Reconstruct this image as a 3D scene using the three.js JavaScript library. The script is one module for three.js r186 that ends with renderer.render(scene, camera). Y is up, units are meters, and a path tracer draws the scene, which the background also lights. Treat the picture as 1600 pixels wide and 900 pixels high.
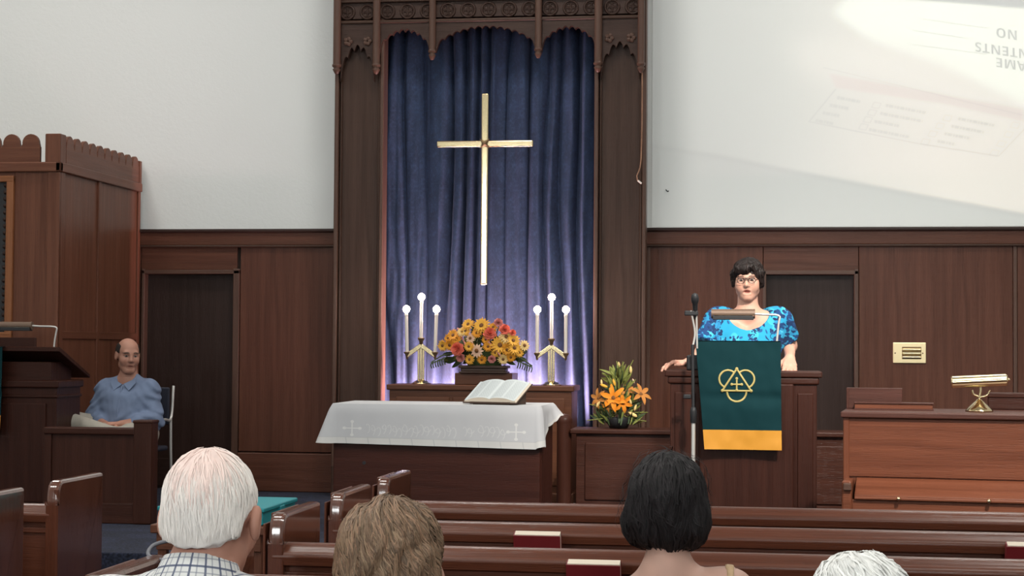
import * as THREE from 'three';
import { RoundedBoxGeometry } from 'three/addons/geometries/RoundedBoxGeometry.js';
import { mergeGeometries } from 'three/addons/utils/BufferGeometryUtils.js';
import { ImprovedNoise } from 'three/addons/math/ImprovedNoise.js';
import { RectAreaLightUniformsLib } from 'three/addons/lights/RectAreaLightUniformsLib.js';

// ---------------------------------------------------------------- camera, lights, exposure
RectAreaLightUniformsLib.init();
const scene = new THREE.Scene();
scene.background = new THREE.Color(0, 0, 0);
const camera = new THREE.PerspectiveCamera(2 * Math.atan(450 / 2714) * 180 / Math.PI, 16 / 9, 0.1, 60);
camera.rotation.order = 'YXZ';
camera.position.set(0, 1.45, 0);
camera.rotation.set(0.033984, 0.142877, 0.007);
const renderer = new THREE.WebGLRenderer({ antialias: true });
renderer.toneMapping = THREE.LinearToneMapping;
renderer.toneMappingExposure = 1.22;
renderer.shadowMap.enabled = true;

const CEIL = 6.2, LAMP_NITS = 17.5;
// ceiling lamps of the nave: [x, z]; every fixture is built further down with its own glowing face
const LAMP_SPOTS = [[-5.6, -10.7], [-2.05, -10.7], [1.5, -10.7], [-5.9, -6.2], [-2.75, -5.5], [1.9, -6.2], [-5.6, -2.2], [-2.6, -2.0], [1.5, -2.2], [-2.05, 1.8]];
function rectLight(x, y, z, w, h, color, nits, tx, ty, tz) {
  const l = new THREE.RectAreaLight(color, nits, w, h);
  l.position.set(x, y, z); l.lookAt(tx, ty, tz); scene.add(l); return l;
}
for (const [x, z] of LAMP_SPOTS) rectLight(x, CEIL - 0.135, z, 0.86, 0.86, new THREE.Color(1, 0.995, 0.945), LAMP_NITS, x, 0, z);
// spot in the ceiling that picks out the speaker at the lectern
const speakerSpot = new THREE.SpotLight(new THREE.Color(1, 0.93, 0.84), 110, 0, 0.2, 0.9, 2);
speakerSpot.position.set(1.3, 5.86, -5.2); speakerSpot.target.position.set(-0.05, 1.75, -10.2);
speakerSpot.shadow.radius = 3; scene.add(speakerSpot, speakerSpot.target);
// wide soft stage light on the piano side of the platform
const stageLight = new THREE.SpotLight(new THREE.Color(1, 0.95, 0.87), 150, 0, 0.46, 1, 2);
stageLight.position.set(2.0, 5.86, -4.4); stageLight.target.position.set(1.0, 0.75, -9.7);
stageLight.shadow.radius = 8; scene.add(stageLight, stageLight.target);
// daylight through the two windows in the rear wall behind the camera
const WINDOWS = [-4.5, 1.1], WIN = { w: 0.9, y0: 2.5, y1: 3.75, nits: 24 };
for (const x of WINDOWS) rectLight(x, (WIN.y0 + WIN.y1) / 2, 4.5, WIN.w, WIN.y1 - WIN.y0, new THREE.Color(0.95, 1, 1), WIN.nits, x, (WIN.y0 + WIN.y1) / 2, -5);
// tube light lying behind the altar, shining up the curtain
rectLight(-2.05, 0.91, -12.945, 1.24, 0.045, new THREE.Color(1, 0.62, 0.67), 700, -2.05, 1.4, -13.12);

// ---------------------------------------------------------------- helpers
let seed = 7;
function rnd() { seed = (seed + 0x6D2B79F5) | 0; let t = Math.imul(seed ^ (seed >>> 15), 1 | seed); t = (t + Math.imul(t ^ (t >>> 7), 61 | t)) ^ t; return ((t ^ (t >>> 14)) >>> 0) / 4294967296; }
const rr = (a, b) => a + (b - a) * rnd();
const V = (x, y, z) => new THREE.Vector3(x, y, z);
const L = (r, g, b) => new THREE.Color().setRGB(r, g, b);
const noise = new ImprovedNoise();
const nz3 = (x, y, z) => noise.noise(x, y, z);
const lerp = (a, b, t) => a + (b - a) * t, clamp = (x, a, b) => Math.min(b, Math.max(a, x));
const sstep = (a, b, x) => { const t = clamp((x - a) / (b - a), 0, 1); return t * t * (3 - 2 * t); };
const taken = {};
function numbered(n) { const k = taken[n] = (taken[n] ?? -1) + 1; return k ? `${n}_${String(k).padStart(3, '0')}` : n; }
function tag(o, label, category, group, kind) {
  o.userData.label = label; if (category) o.userData.category = category;
  if (group) o.userData.group = group; if (kind) o.userData.kind = kind; return o;
}
function thing(name, label, category, [x, y, z] = [0, 0, 0], turn = 0, group) {
  const o = new THREE.Group(); o.name = numbered(name); scene.add(o);
  o.position.set(x, y, z); o.rotation.y = turn; return tag(o, label, category, group);
}
function part(name, g, m, parent, label) {
  const o = new THREE.Mesh(Array.isArray(g) ? merge(g) : g, m); o.name = name;
  o.castShadow = o.receiveShadow = true; parent.add(o); if (label) o.userData.label = label; return o;
}
function single(name, g, m, label, category, pos = [0, 0, 0], turn = 0, group) {
  const o = part(numbered(name), g, m, scene); o.position.set(...pos); o.rotation.y = turn; return tag(o, label, category, group);
}
function struct(name, g, m, label) {
  const o = g ? part(name, g, m, scene) : new THREE.Group(); o.name = name; if (!g) scene.add(o);
  o.userData.kind = 'structure'; o.userData.label = label; o.userData.category = name.split('_')[0]; return o;
}
function flat(g) { g = g.index ? g.toNonIndexed() : g; for (const k of Object.keys(g.attributes)) if (!['position', 'normal', 'uv'].includes(k)) g.deleteAttribute(k); return g; }
function merge(list) { return mergeGeometries(list.map(flat)); }
// uv in metres, v along the grain axis
function uvWood(g, ax = 1) {
  g = flat(g); const p = g.attributes.position, n = g.attributes.normal, uv = new Float32Array(p.count * 2);
  const ou = rnd() * 3, ov = rnd() * 3, c = [0, 0, 0];
  for (let i = 0; i < p.count; i += 3) {
    let nx = 0, ny = 0, nz = 0;
    for (let k = 0; k < 3; k++) { nx += n.getX(i + k); ny += n.getY(i + k); nz += n.getZ(i + k); }
    const a = [Math.abs(nx), Math.abs(ny), Math.abs(nz)], d = a.indexOf(Math.max(...a));
    const va = d === ax ? (ax + 1) % 3 : ax, ua = 3 - d - va;
    for (let k = 0; k < 3; k++) {
      c[0] = p.getX(i + k); c[1] = p.getY(i + k); c[2] = p.getZ(i + k);
      uv[(i + k) * 2] = c[ua] + ou + (d === ax ? .1 : 0); uv[(i + k) * 2 + 1] = c[va] + ov;
    }
  }
  g.setAttribute('uv', new THREE.BufferAttribute(uv, 2)); return g;
}
// bevelled box by its min and max corners
function bx(x0, x1, y0, y1, z0, z1, r = 0.006, ax) {
  const w = x1 - x0, h = y1 - y0, d = z1 - z0, m = Math.min(w, h, d) * 0.45;
  const g = r > 0 ? new RoundedBoxGeometry(w, h, d, 2, Math.min(r, m)) : new THREE.BoxGeometry(w, h, d);
  g.translate((x0 + x1) / 2, (y0 + y1) / 2, (z0 + z1) / 2);
  return uvWood(g, ax ?? (h >= w && h >= d ? 1 : w >= d ? 0 : 2));
}
function cyl(r0, r1, a, b, seg = 16) { // from a (radius r0) to b (radius r1)
  const d = b.clone().sub(a), g = new THREE.CylinderGeometry(r1, r0, d.length(), seg);
  g.applyQuaternion(new THREE.Quaternion().setFromUnitVectors(V(0, 1, 0), d.normalize())); g.translate(...a.clone().add(b).multiplyScalar(.5).toArray()); return flat(g);
}
function tube(pts, r, seg = 24, rad = 8) { return flat(new THREE.TubeGeometry(new THREE.CatmullRomCurve3(pts), seg, r, rad)); }
function lathe(pts, seg = 24) { return flat(new THREE.LatheGeometry(pts.map(([r, y]) => new THREE.Vector2(r, y)), seg)); }
function extrude(shape, depth, bevel = .004, seg = 8) {
  return flat(new THREE.ExtrudeGeometry(shape, { depth: Math.max(depth - 2 * bevel, .001), bevelEnabled: bevel > 0, bevelSize: bevel, bevelThickness: bevel, bevelOffset: -bevel, bevelSegments: 2, curveSegments: seg }));
}
function sphere(r, x, y, z, a = 14, b = 10) { const g = new THREE.SphereGeometry(r, a, b); g.translate(x, y, z); return flat(g); }

// ---------------------------------------------------------------- textures
function hash2(x, y, s) { let h = Math.imul(x, 374761393) ^ Math.imul(y, 668265263) ^ Math.imul(s, 2147483647); h = Math.imul(h ^ (h >>> 13), 1274126177); return ((h ^ (h >>> 16)) >>> 0) / 4294967296; }
function pn(x, y, px, py, s) { // periodic value noise
  const xi = Math.floor(x), yi = Math.floor(y), fx = x - xi, fy = y - yi, u = fx * fx * (3 - 2 * fx), v = fy * fy * (3 - 2 * fy);
  const q = (a, b) => hash2(((a % px) + px) % px, ((b % py) + py) % py, s);
  return lerp(lerp(q(xi, yi), q(xi + 1, yi), u), lerp(q(xi, yi + 1), q(xi + 1, yi + 1), u), v);
}
function dataTex(w, h, fn, srgb = true) {
  const d = new Uint8Array(w * h * 4);
  for (let y = 0; y < h; y++) for (let x = 0; x < w; x++) { const c = fn(x / w, y / h), i = (y * w + x) * 4; for (let k = 0; k < 3; k++) d[i + k] = clamp(c[k], 0, 1) * 255; d[i + 3] = 255; }
  const t = new THREE.DataTexture(d, w, h); t.wrapS = t.wrapT = THREE.RepeatWrapping; t.magFilter = THREE.LinearFilter; t.minFilter = THREE.LinearMipmapLinearFilter; t.generateMipmaps = true;
  if (srgb) t.colorSpace = THREE.SRGBColorSpace; t.needsUpdate = true; return t;
}
function canvasTex(w, h, draw, srgb = true) {
  const c = document.createElement('canvas'); c.width = w; c.height = h; draw(c.getContext('2d'), w, h);
  const t = new THREE.CanvasTexture(c); if (srgb) t.colorSpace = THREE.SRGBColorSpace; t.needsUpdate = true; return t;
}
// oak grain: fibres along v, one tile 0.5 m wide and 2 m long
function grainValue(u, v) {
  const warp = (pn(u * 4, v * 3, 4, 3, 5) - .5) * .12;
  const rings = pn((u + warp) * 26, v * 3, 26, 3, 1), fib = pn(u * 170, v * 14, 170, 14, 2), pore = pn(u * 330, v * 42, 330, 42, 3), tone = pn(u * 5, v * 3, 5, 3, 4);
  return .5 + (rings - .5) * .55 + (fib - .5) * .4 + (tone - .5) * .5 - (pore > .78 ? .22 : 0);
}
const woodMap = dataTex(512, 1024, (u, v) => { const g = grainValue(u, v); return [.80 + g * .2, .765 + g * .225, .74 + g * .24]; });
woodMap.repeat.set(2, .5);
const woodBump = dataTex(512, 1024, (u, v) => { const g = pn(u * 330, v * 42, 330, 42, 3); const k = g > .78 ? 0 : .6 + .4 * pn(u * 170, v * 14, 170, 14, 2); return [k, k, k]; }, false);
woodBump.repeat.set(2, .5);
const woodRough = dataTex(256, 512, (u, v) => { const k = .82 + .18 * pn(u * 40, v * 9, 40, 9, 8) + .12 * (pn(u * 6, v * 6, 6, 6, 9) - .5); return [k, k, k]; }, false);
woodRough.repeat.set(2, .5);
const plasterBump = dataTex(256, 256, (u, v) => { const k = .5 * pn(u * 40, v * 40, 40, 40, 11) + .5 * pn(u * 110, v * 110, 110, 110, 12); return [k, k, k]; }, false);
const weaveBump = dataTex(128, 128, (u, v) => { const k = .5 + .25 * Math.sin(u * Math.PI * 64) * Math.sin(v * Math.PI * 64) + .3 * (pn(u * 64, v * 64, 64, 64, 13) - .5); return [k, k, k]; }, false);
weaveBump.repeat.set(8, 8);
const curtainMap = dataTex(512, 512, (u, v) => { const s = pn(u * 150, v * 60, 150, 60, 21), m = pn(u * 30, v * 34, 30, 34, 22), c = pn(u * 8, v * 8, 8, 8, 23); const k = .70 + .14 * (s - .5) + .22 * Math.max(0, m - .5) + .10 * (c - .5); return [k * .98, k, k * 1.02]; });
curtainMap.repeat.set(2, 1.6);
const carpetMap = dataTex(256, 256, (u, v) => { const k = .7 + .5 * (pn(u * 120, v * 120, 120, 120, 31) - .5) + .2 * (pn(u * 9, v * 9, 9, 9, 32) - .5); return [k, k, k]; });
const skinMap = dataTex(128, 128, (u, v) => { const k = .93 + .1 * (pn(u * 30, v * 30, 30, 30, 41) - .5) + .06 * (pn(u * 7, v * 7, 7, 7, 42) - .5); return [k + .01, k, k]; });

// ---------------------------------------------------------------- materials
function wood(color, rough = .45, coat = .25, bump = .0006) {
  return new THREE.MeshPhysicalMaterial({ color, map: woodMap, bumpMap: woodBump, bumpScale: bump, roughnessMap: woodRough, roughness: rough, specularIntensity: .3, clearcoat: coat, clearcoatRoughness: .28 });
}
const M = {
  plaster: new THREE.MeshStandardMaterial({ color: L(.79, .805, .79), roughness: .9, bumpMap: plasterBump, bumpScale: .0008 }),
  ceiling: new THREE.MeshStandardMaterial({ color: L(.74, .74, .71), roughness: .95 }),
  carpet: new THREE.MeshStandardMaterial({ color: L(.036, .044, .090), map: carpetMap, roughness: 1, bumpMap: carpetMap, bumpScale: .004 }),
  panel: wood(L(.130, .052, .033), .42, .10),
  reredos: wood(L(.072, .040, .029), .5, .1),
  carved: wood(L(.062, .034, .026), .5, .12, .001),
  colonette: wood(L(.12, .068, .051), .42, .2),
  doorWood: wood(L(.045, .026, .022), .42, .08),
  case: wood(L(.175, .070, .042), .45, .10),
  caseLight: wood(L(.30, .120, .052), .5, .15),
  altar: wood(L(.14, .056, .030), .42, .14),
  table: wood(L(.062, .0185, .012), .45, .06),
  pew: wood(L(.150, .050, .028), .34, .4),
  pewEnd: wood(L(.150, .050, .028), .22, .9),
  lectern: wood(L(.052, .0175, .0115), .45, .06),
  rail: wood(L(.066, .024, .016), .45, .08),
  piano: wood(L(.195, .066, .035), .42, .14),
  pianoTop: wood(L(.105, .042, .032), .45, .2),
  worn: wood(L(.42, .25, .17), .6, 0),
  brass: new THREE.MeshStandardMaterial({ color: L(.80, .65, .39), metalness: 1, roughness: .17 }),
  brassSatin: new THREE.MeshStandardMaterial({ color: L(.80, .66, .40), metalness: 1, roughness: .36 }),
  darkBrass: new THREE.MeshStandardMaterial({ color: L(.20, .13, .07), metalness: .6, roughness: .5 }),
  chrome: new THREE.MeshStandardMaterial({ color: L(.62, .60, .57), metalness: .5, roughness: .4 }),
  black: new THREE.MeshStandardMaterial({ color: L(.012, .012, .014), roughness: .55 }),
  candle: new THREE.MeshPhysicalMaterial({ color: L(.86, .80, .72), roughness: .45, transmission: .15, thickness: 0 }),
  curtain: new THREE.MeshPhysicalMaterial({ color: L(.044, .075, .168), map: curtainMap, roughness: .85, sheen: .25, sheenColor: L(.25, .32, .45), sheenRoughness: .5, bumpMap: weaveBump, bumpScale: .0006, side: THREE.DoubleSide }),
  linen: new THREE.MeshStandardMaterial({ color: L(.56, .56, .57), roughness: .95, bumpMap: weaveBump, bumpScale: .0004, side: THREE.DoubleSide }),
  green: new THREE.MeshPhysicalMaterial({ color: L(.0030, .027, .032), roughness: .85, specularIntensity: .3, bumpMap: weaveBump, bumpScale: .0005, side: THREE.DoubleSide }),
  gold: new THREE.MeshStandardMaterial({ color: L(.56, .24, .014), roughness: .7, bumpMap: weaveBump, bumpScale: .0004, side: THREE.DoubleSide }),
  thread: new THREE.MeshStandardMaterial({ color: L(.42, .33, .11), roughness: .6 }),
  page: new THREE.MeshStandardMaterial({ color: L(.78, .78, .74), roughness: .9 }),
  pageEdge: new THREE.MeshStandardMaterial({ color: L(.74, .64, .52), roughness: .8 }),
  leather: new THREE.MeshStandardMaterial({ color: L(.05, .025, .016), roughness: .55 }),
  redCover: new THREE.MeshStandardMaterial({ color: L(.17, .008, .012), roughness: .55 }),
  teal: new THREE.MeshStandardMaterial({ color: L(.008, .25, .285), roughness: .5 }),
  leaf: new THREE.MeshStandardMaterial({ color: L(.035, .06, .018), roughness: .7, side: THREE.DoubleSide }),
  leafLight: new THREE.MeshStandardMaterial({ color: L(.20, .22, .045), roughness: .7, side: THREE.DoubleSide }),
  strapGrey: new THREE.MeshStandardMaterial({ color: L(.16, .16, .18), roughness: .7 }),
  navy: new THREE.MeshStandardMaterial({ color: L(.010, .012, .026), roughness: .7 }),
  lampGlow: new THREE.MeshStandardMaterial({ color: L(.9, .9, .88), emissive: L(1, .965, .915), emissiveIntensity: 3, roughness: .6 }),
};
M.pewEnd.clearcoatRoughness = .1; M.pewEnd.specularIntensity = 1;
const petal = c => new THREE.MeshStandardMaterial({ color: c, roughness: .75, side: THREE.DoubleSide });

// ================================================================ THE SETTING
const XL = -8.0, XR = 3.9, ZB = -13.2, ZF = 4.6, PLAT = 0.31;
struct('floor', bx(XL - .2, XR + .2, -.2, 0, ZB - .4, ZF + .2, 0), M.carpet, 'dark navy carpeted floor under the pews');
struct('floor_platform', [bx(XL, XR, 0, PLAT, ZB - .1, -9.15, .01), bx(XL, XR, 0, PLAT / 2, -9.15, -8.85, .01)], M.carpet, 'navy carpeted raised platform at the front with its step');
struct('ceiling', bx(XL - .2, XR + .2, CEIL, CEIL + .2, ZB - .4, ZF + .2, 0), M.ceiling, 'plain pale ceiling above the nave');
struct('wall_left', bx(XL - .2, XL, 0, CEIL, ZB - .4, ZF + .2, 0), M.plaster, 'white plaster side wall on the left');
struct('wall_right', bx(XR, XR + .2, 0, CEIL, ZB - .4, ZF + .2, 0), M.plaster, 'white plaster side wall on the right');
struct('wall_rear', bx(XL, XR, 0, CEIL, ZF, ZF + .2, 0), M.plaster, 'white plaster wall behind the congregation');
{ // daylit windows in the rear wall
  const pane = new THREE.MeshStandardMaterial({ color: L(.8, .85, .88), emissive: L(.95, 1, 1), emissiveIntensity: 6, roughness: .4 });
  WINDOWS.forEach((x, i) => {
    const w = struct('window_' + (i + 1), null, null, `bright frosted window in the rear wall, ${['left', 'right'][i]} of two`), h = WIN.w / 2;
    for (const s of [-1, 1]) { part('window_frame', bx(x + s * (h + .05) - .05, x + s * (h + .05) + .05, WIN.y0 - .1, WIN.y1 + .1, ZF - .07, ZF + .02, .01, 1), M.panel, w); part('pane', bx(s < 0 ? x - h : x + .02, s < 0 ? x - .02 : x + h, WIN.y0, WIN.y1, ZF - .03, ZF - .02, 0), pane, w); }
    part('mullion', bx(x - .02, x + .02, WIN.y0, WIN.y1, ZF - .06, ZF, .006, 1), M.panel, w);
    for (const y of [WIN.y0 - .05, WIN.y1 + .05]) part('window_frame', bx(x - h, x + h, y - .05, y + .05, ZF - .07, ZF + .02, .01, 0), M.panel, w);
  });
}
const wb = struct('wall_back', null, null, 'white plaster front wall above dark wooden panelling');
part('plaster', bx(XL, XR, 0, CEIL, ZB - .3, ZB - .1, 0), M.plaster, wb);
part('plaster', bx(XL, XR, 2.345, CEIL, ZB - .11, ZB - .02, 0), M.plaster, wb);
{ // panelling: panels proud of the plaster, gaps left for two doors
  const z0 = ZB - .1, z1 = ZB;
  const panels = [[-8, -6.5, .62, 2.225], [-6.5, -4.87, .62, 2.225], [-4.06, -3.2, .62, 2.225], [-.89, .012, .62, 2.225], [.715, 1.838, .62, 2.225], [1.862, 2.9, .62, 2.225], [2.92, 3.9, .62, 2.225]];
  for (const [a, b, c, d] of panels) part('panel', bx(a + .004, b - .004, c, d, z0, z1, .004, 1), M.panel, wb);
  for (const [a, b] of [[-4.87, -4.085], [.012, .715]]) part('lintel_panel', bx(a, b, 2.035, 2.225, z0, z1 - .001, .003, 0), M.panel, wb);
  for (const [a, b] of [[-4.862, -4.836], [-4.112, -4.06], [.004, .034], [.683, .716]]) part('door_casing', bx(a, b, PLAT, 2.05, z0, z1 + .014, .006, 1), M.colonette, wb);
  for (const [a, b] of [[-4.862, -4.06], [.004, .716]]) part('door_casing', bx(a, b, 2.008, 2.04, z0, z1 + .014, .006, 0), M.colonette, wb);
  for (const x of [-.852, 1.850]) part('stile', bx(x - .014, x + .014, .62, 2.225, z1 - .01, z1 + .010, .006, 1), M.colonette, wb);
  for (const [a, b] of [[-8, -3.2], [-.89, 3.9]]) {
    part('cap_rail', bx(a, b, 2.232, 2.35, z0, z1 + .022, .01, 0), M.panel, wb);
    part('cap_moulding', bx(a, b, 2.333, 2.362, z0, z1 + .046, .012, 0), M.doorWood, wb);
    part('picture_moulding', bx(a, b, 2.218, 2.236, z0, z1 + .03, .007, 0), M.reredos, wb);
  }
  for (const [a, b] of [[-8, -4.87], [-4.06, -3.2], [-.89, .012], [.716, 3.9]]) part('baseboard', bx(a, b, PLAT, .612, z0, z1 + .02, .01, 0), M.panel, wb);
  // door leaves stand back in the openings
  const dL = struct('door_1', bx(-4.84, -4.10, PLAT + .01, 2.012, z0 - .005, z1 - .07, .004, 1), M.doorWood, 'plain dark wooden door behind the seated man');
  part('kick_rail', bx(-4.83, -4.11, PLAT + .02, .55, z1 - .075, z1 - .066, .003, 0), M.doorWood, dL);
  const dR = struct('door_2', bx(.03, .69, PLAT + .01, 2.012, z0 - .005, z1 - .07, .004, 1), M.doorWood, 'plain dark wooden door behind the woman at the lectern');
  part('door_lock', cyl(.011, .009, V(.255, 1.61, z1 - .072), V(.255, 1.61, z1 - .06), 12), M.black, dR);
}
{ // ceiling lamps, out of view above the nave
  const words = ['over the organ case', 'over the communion table', 'over the piano', 'over the left pews near the front', 'over the aisle near the front', 'over the right pews near the front', 'over the left pews at the back', 'over the aisle beside the white-haired man', 'over the right pews at the back', 'over the aisle behind the camera'];
  LAMP_SPOTS.forEach(([x, z], i) => {
    const t = thing('ceiling_light', 'square opal ceiling light ' + words[i], 'ceiling light', [x, CEIL, z], 0, 'square ceiling lights');
    part('housing', bx(-.48, .48, -.10, 0, -.48, .48, .01), M.ceiling, t);
    part('light_diffuser', bx(-.44, .44, -.122, -.10, -.44, .44, .008), M.lampGlow, t);
  });
  for (const [light, label] of [[speakerSpot, 'small black ceiling spot light aimed at the lectern'], [stageLight, 'small black ceiling spot light aimed at the piano side']]) {
    const q = light.position, s = thing('spot_light', label, 'spot light', [q.x, CEIL, q.z], 0, 'ceiling spot lights');
    const dir = light.target.position.clone().sub(q).normalize(), c = V(0, q.y - CEIL, 0);
    part('mount', cyl(.06, .06, V(0, -.03, 0), V(0, 0, 0), 20), M.black, s);
    part('arm', cyl(.015, .015, c.clone().addScaledVector(dir, -.25), V(0, -.02, 0), 10), M.black, s);
    const can = new THREE.LatheGeometry([[.02, -.28], [.105, -.27], [.115, -.04], [.11, -.03], [.1, -.06], [.09, -.2]].map(([a, b]) => new THREE.Vector2(a, b)), 24);
    can.applyQuaternion(new THREE.Quaternion().setFromUnitVectors(V(0, 1, 0), dir)); can.translate(c.x, c.y, c.z); part('housing', flat(can), M.black, s);
  }
}
// projected picture: projector light put into a thin glowing sheet on the wall
{
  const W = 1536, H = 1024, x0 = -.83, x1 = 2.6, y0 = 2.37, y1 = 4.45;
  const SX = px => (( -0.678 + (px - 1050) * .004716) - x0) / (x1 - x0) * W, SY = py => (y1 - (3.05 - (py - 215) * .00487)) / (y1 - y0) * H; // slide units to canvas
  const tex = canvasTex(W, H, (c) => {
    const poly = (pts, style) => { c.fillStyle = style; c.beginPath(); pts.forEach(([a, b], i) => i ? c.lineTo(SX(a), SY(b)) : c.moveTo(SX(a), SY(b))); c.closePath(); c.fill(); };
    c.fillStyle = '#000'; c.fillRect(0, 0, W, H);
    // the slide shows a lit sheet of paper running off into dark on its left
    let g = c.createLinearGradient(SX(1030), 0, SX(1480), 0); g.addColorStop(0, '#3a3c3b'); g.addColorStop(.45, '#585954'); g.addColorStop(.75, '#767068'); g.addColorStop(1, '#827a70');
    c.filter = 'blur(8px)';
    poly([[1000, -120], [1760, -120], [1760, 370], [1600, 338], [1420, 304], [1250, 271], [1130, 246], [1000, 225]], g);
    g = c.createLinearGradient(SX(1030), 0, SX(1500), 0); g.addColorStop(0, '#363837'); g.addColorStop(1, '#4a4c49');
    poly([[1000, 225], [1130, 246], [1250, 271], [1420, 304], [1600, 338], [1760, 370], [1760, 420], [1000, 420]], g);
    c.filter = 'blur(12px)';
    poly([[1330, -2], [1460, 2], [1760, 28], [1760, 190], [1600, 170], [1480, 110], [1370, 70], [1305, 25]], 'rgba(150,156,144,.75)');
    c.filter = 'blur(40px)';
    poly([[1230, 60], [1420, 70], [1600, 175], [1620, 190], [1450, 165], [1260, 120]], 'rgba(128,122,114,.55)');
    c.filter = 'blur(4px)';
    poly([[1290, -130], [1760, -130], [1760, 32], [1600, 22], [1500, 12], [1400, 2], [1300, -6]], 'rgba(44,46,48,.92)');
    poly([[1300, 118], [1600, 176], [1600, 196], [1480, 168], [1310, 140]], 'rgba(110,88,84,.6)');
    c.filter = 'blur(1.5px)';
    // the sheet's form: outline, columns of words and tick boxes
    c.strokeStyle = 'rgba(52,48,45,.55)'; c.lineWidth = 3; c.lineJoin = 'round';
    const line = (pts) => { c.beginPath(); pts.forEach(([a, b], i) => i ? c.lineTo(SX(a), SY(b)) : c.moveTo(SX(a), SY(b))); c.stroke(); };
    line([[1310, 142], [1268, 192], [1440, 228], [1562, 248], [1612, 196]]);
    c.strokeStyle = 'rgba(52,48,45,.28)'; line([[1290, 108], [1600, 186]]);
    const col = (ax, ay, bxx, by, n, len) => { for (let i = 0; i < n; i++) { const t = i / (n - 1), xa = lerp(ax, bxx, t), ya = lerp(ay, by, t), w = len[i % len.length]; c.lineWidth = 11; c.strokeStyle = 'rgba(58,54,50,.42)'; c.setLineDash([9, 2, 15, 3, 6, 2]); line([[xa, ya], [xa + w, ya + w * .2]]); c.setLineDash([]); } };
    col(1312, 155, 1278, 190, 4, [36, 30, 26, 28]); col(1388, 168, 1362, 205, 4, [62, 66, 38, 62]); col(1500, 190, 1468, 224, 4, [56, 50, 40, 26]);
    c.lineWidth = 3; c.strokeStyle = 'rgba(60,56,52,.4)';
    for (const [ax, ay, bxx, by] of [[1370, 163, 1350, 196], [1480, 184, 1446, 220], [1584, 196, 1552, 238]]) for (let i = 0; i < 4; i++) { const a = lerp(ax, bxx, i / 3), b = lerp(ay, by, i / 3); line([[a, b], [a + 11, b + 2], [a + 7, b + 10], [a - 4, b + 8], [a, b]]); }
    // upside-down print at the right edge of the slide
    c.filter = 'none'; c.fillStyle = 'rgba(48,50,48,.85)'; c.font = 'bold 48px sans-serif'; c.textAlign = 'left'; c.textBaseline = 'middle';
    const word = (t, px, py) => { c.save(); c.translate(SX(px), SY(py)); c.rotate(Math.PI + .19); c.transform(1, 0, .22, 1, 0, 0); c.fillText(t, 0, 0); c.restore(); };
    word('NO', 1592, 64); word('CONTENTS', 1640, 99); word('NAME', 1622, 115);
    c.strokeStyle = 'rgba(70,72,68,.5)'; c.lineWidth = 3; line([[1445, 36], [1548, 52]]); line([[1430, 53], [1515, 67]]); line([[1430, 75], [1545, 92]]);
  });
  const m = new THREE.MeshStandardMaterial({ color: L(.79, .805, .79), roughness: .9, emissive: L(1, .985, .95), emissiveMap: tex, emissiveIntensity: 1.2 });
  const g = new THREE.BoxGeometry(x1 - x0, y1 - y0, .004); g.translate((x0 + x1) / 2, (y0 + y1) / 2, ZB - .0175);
  single('projected_picture', g, m, 'pale projected picture of an upside-down printed form on the right wall', 'projection');
}
single('wall_hook', [tube([V(-.722, 2.655, ZB - .012), V(-.716, 2.644, ZB + .012), V(-.706, 2.638, ZB + .016), V(-.702, 2.644, ZB + .014)], .004, 12, 6)], M.black, 'tiny dark hook in the white wall right of the curtain', 'hook');
{ // brass louvred plate on the panelling
  const t = thing('wall_vent', 'small brass louvred wall plate on the right panelling', 'vent', [1.087, 1.427, ZB]);
  part('plate', bx(-.121, .121, -.078, .078, 0, .012, .012), M.brassSatin, t);
  part('recess', bx(-.055, .085, -.045, .045, .010, .0135, .003), M.darkBrass, t);
  for (const y of [-.028, 0, .028]) { const g = bx(-.054, .084, -.009, .009, 0, .018, .006); g.rotateX(.5); g.translate(0, y, .014); part('louvre', g, M.brassSatin, t); }
  for (const s of [-1, 1]) part('screw', cyl(.006, .006, V(s * .1 - .005, -.002, .012), V(s * .1 - .005, -.002, .016), 8), M.darkBrass, t);
}

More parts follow.
